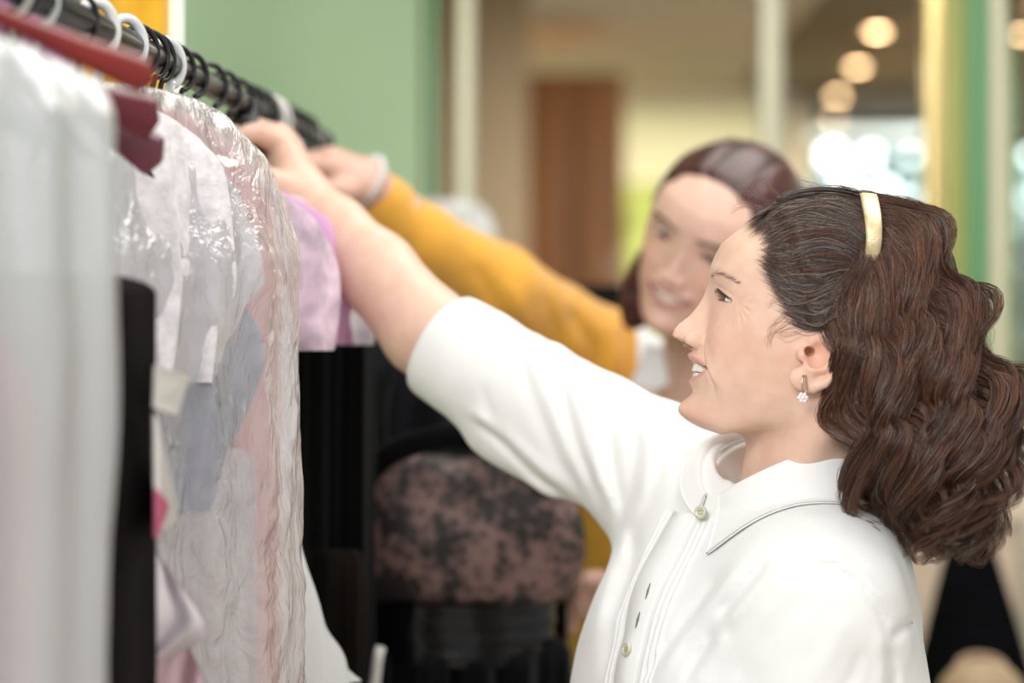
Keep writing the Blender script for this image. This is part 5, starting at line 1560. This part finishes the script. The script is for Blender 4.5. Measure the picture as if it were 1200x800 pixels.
def cardigan(p):
    f = card_base(p)
    X, Y = to_px(p); dd = np.zeros(len(p), np.float32)
    for pts, a, w in (([(672, 372), (690, 400), (700, 440)], -.006, 8), ([(716, 385), (720, 420), (716, 470)], .005, 8), ([(560, 318), (575, 345), (590, 370)], -.004, 6), ([(600, 338), (612, 365), (625, 392)], .004, 7), ([(640, 355), (650, 385), (660, 420)], -.004, 7), ([(735, 395), (738, 430), (745, 480)], -.005, 7)):
        ds, t = line_dist(X, Y, pts); dd += a * np.exp(-(ds / w) ** 2)
    f = f - dd - .002 * vnoise(p * np.float32(24))
    # V opening over the white shirt
    v = (Y - 640) * .42 + 0
    cx = 800 + (Y - 460) * .02
    vop = (np.abs(X - cx) - np.clip((610 - Y) * .30, 0, 52)) / FOC * 2.75
    f = np.where(p[:, 1] < 2.88, smax(f, -vop.astype(np.float32), .004), f)
    f = smax(f, -sd_cap(p, nk_b, H2.wor((-.02, 0, -.02)), .060, .062), .004)
    f = np.maximum(f, -sd_cap(p, CU2 + (E2 - CU2) * .2, CU2 - (E2 - CU2) * .3, .0265, .0265))
    return f.astype(np.float32)
V, F = surface_nets(cardigan, np.array([-.20, 2.45, .95]), np.array([.40, 3.02, 1.62]), .0045)
V = relax(V, F, 1, .4)
cg = mesh('cardigan', V, F, mustard, w2)
ax_c = nz(CU2 - E2); V, F = band(CU2 - ax_c * .030, CU2 + ax_c * .004, .0325, .0318, .0022); mesh('rib_cuff', V, F, mustard, cg)
sh2 = mat_plain('white_poplin', (.82, .84, .86), .8, spec=.2)
V, F = surface_nets(lambda p: smax(card_base(p) + .010, -sd_cap(p, nk_b, H2.wor((-.02, 0, -.02)), .056, .058), .004).astype(np.float32), np.array([.05, 2.60, .95]), np.array([.40, 3.02, 1.55]), .005)
shirt2 = mesh('shirt', V, F, sh2, w2)
for pts in ([(758, 402), (776, 408), (802, 440), (772, 456), (738, 452)], [(800, 440), (826, 412), (850, 420), (845, 470), (806, 478)]):
    o3 = np.array([P(x, y, 2.700 + .004 * i) for i, (x, y) in enumerate(pts)]); n3 = np.array([0, .003, 0])
    V = np.vstack([o3, o3 + n3]); n = len(pts); F = [list(range(n)), list(range(2 * n - 1, n - 1, -1))] + [[i, (i + 1) % n, (i + 1) % n + n, i + n] for i in range(n)]
    mesh('collar', V, F, sh2, shirt2, smooth=False)
# lower hand resting at her front
lw = P(722, 702, 2.66); lm_ = [P(700, 690, 2.64), P(698, 700, 2.635), P(698, 710, 2.635), P(700, 720, 2.64)]
lf = [([m_, m_ + np.array([-.020, -.008, .006]), m_ + np.array([-.030, -.002, -.006]), m_ + np.array([-.028, .008, -.018])], [.0095, .0085, .0075, .0065]) for m_ in lm_]
lt = ([P(712, 686, 2.64), P(700, 680, 2.62), P(688, 680, 2.615), P(678, 686, 2.615)], [.014, .011, .0095, .008])
hl = hand_sdf(lw, lm_, lf, lt, rp=.010)
V, F = surface_nets(lambda p: smin(hl(p), sd_cap(p, lw, P(800, 700, 2.70), .023, .030), .012).astype(np.float32), P(640, 780, 2.6) - np.array([0, .06, 0]), P(830, 640, 2.78) + np.array([0, .03, 0]), .003)
mesh('hand', V, F, skin2_m, w2, col=np.tile(np.array((.74, .47, .38)), (len(V), 1)))
# bracelet
ax_b = nz(W2 - E2); t = np.linspace(0, 2 * math.pi, 22, endpoint=False); b1 = nz(np.cross(ax_b, UP)); b2 = np.cross(b1, ax_b)
brc = empty('bracelet', W2); brc.parent = w2; brc.location = tuple(W2 - np.array(w2.location))
pearl = mat_plain('grey_pearl', (.72, .70, .70), .25, spec=.7)
ring = np.array([W2 + ax_b * .004 + .0300 * (math.cos(x) * b1 + math.sin(x) * b2) for x in np.linspace(0, 2 * math.pi, 60)])
V, F = tube(ring, .0022, 8, caps=False); mesh('bracelet_core', V, F, pearl, brc)
for x in t:
    c = W2 + ax_b * .004 + .0300 * (math.cos(x) * b1 + math.sin(x) * b2)
    th_ = np.linspace(1e-3, math.pi - 1e-3, 8)[:, None]; ph_ = np.linspace(0, 2 * math.pi, 12, endpoint=False)[None]
    V = c + .0046 * np.stack([np.sin(th_) * np.cos(ph_), np.sin(th_) * np.sin(ph_), np.cos(th_) + 0 * ph_], -1).reshape(-1, 3)
    mesh('bead', V, grid_faces(8, 12, True), pearl, brc)
# hair: smooth, auburn, parted and tucked behind
def hair2(p):
    q = H2.loc(p); x, y, z = q.T
    f = sd_ell(q, (-.012, 0, .040), (.102, .0825, .0850))
    f = smin(f, sd_ell(q, (-.045, 0, -.020), (.060, .074, .075)), .02)
    f = smin(f, sd_ell(q, (-.022, -.062, -.072), (.036, .026, .060)), .02)
    f = smin(f, sd_ell(q, (-.050, .030, -.070), (.035, .040, .050)), .02)
    ay = np.abs(y + .018)
    hx = np.interp(z, [-.12, -.02, .02, .05, .075, .09, .12], [-.01, -.008, .012, .032, .055, .066, .060]) + .030 * np.clip((np.abs(y) - .040) / .022, 0, 1) * (z > .03)
    f = smax(f, (x - hx) * .85, .004)
    part = np.exp(-((y + .018) / .0022) ** 2) * (z > .06) * (x > -.03)
    f = f + .0025 * part - .0012 * vnoise(np.stack([x * 10, y * 140, z * 60], -1))
    return f.astype(np.float32)
V, F = surface_nets(hair2, H2.O - np.array([.16, .16, .19]), H2.O + np.array([.16, .16, .18]), .003)
q = H2.loc(V); n_ = vnoise(np.stack([q[:, 0] * 12, q[:, 1] * 260, q[:, 2] * 90], -1))[:, None]
C = np.array([.060, .016, .015]) * (1 + .7 * n_)
hm2 = mat_hair('hair_auburn', .36, .6)
h2o = mesh('hair', V, F, hm2, w2, col=np.clip(C, .004, 1))
# her trousers and shoes
b2_ = np.array([T2[0], T2[1] + .02, 0])
def legs2(p):
    f = sd_ell(p, b2_ + UP * .90, (.16, .12, .14))
    for s_ in (1, -1):
        X_ = np.array([1.0, 0, 0])
        f = smin(f, sd_cap(p, b2_ + X_ * .085 * s_ + UP * .84, b2_ + X_ * .09 * s_ + UP * .47, .085, .062), .03); f = smin(f, sd_cap(p, b2_ + X_ * .09 * s_ + UP * .47, b2_ + X_ * .09 * s_ + UP * .06, .062, .05), .02)
    return f.astype(np.float32)
V, F = surface_nets(legs2, b2_ + np.array([-.25, -.22, .015]), b2_ + np.array([.25, .22, 1.06]), .010); mesh('trousers', V, F, trs, w2)
for s_ in (1, -1):
    c = b2_ + np.array([.09 * s_, 0, 0])
    def shoe(p): return np.maximum(smin(sd_cap(p, c + np.array([0, .04, .04]), c + np.array([0, -.13, .028]), .040, .032), sd_cap(p, c + UP * .05, c + UP * .09, .045, .045), .02), .0 - p[:, 2]).astype(np.float32)
    V, F = surface_nets(shoe, c + np.array([-.1, -.2, -.012]), c + np.array([.1, .12, .15]), .005); mesh('shoe', V, F, shoe_m, w2)
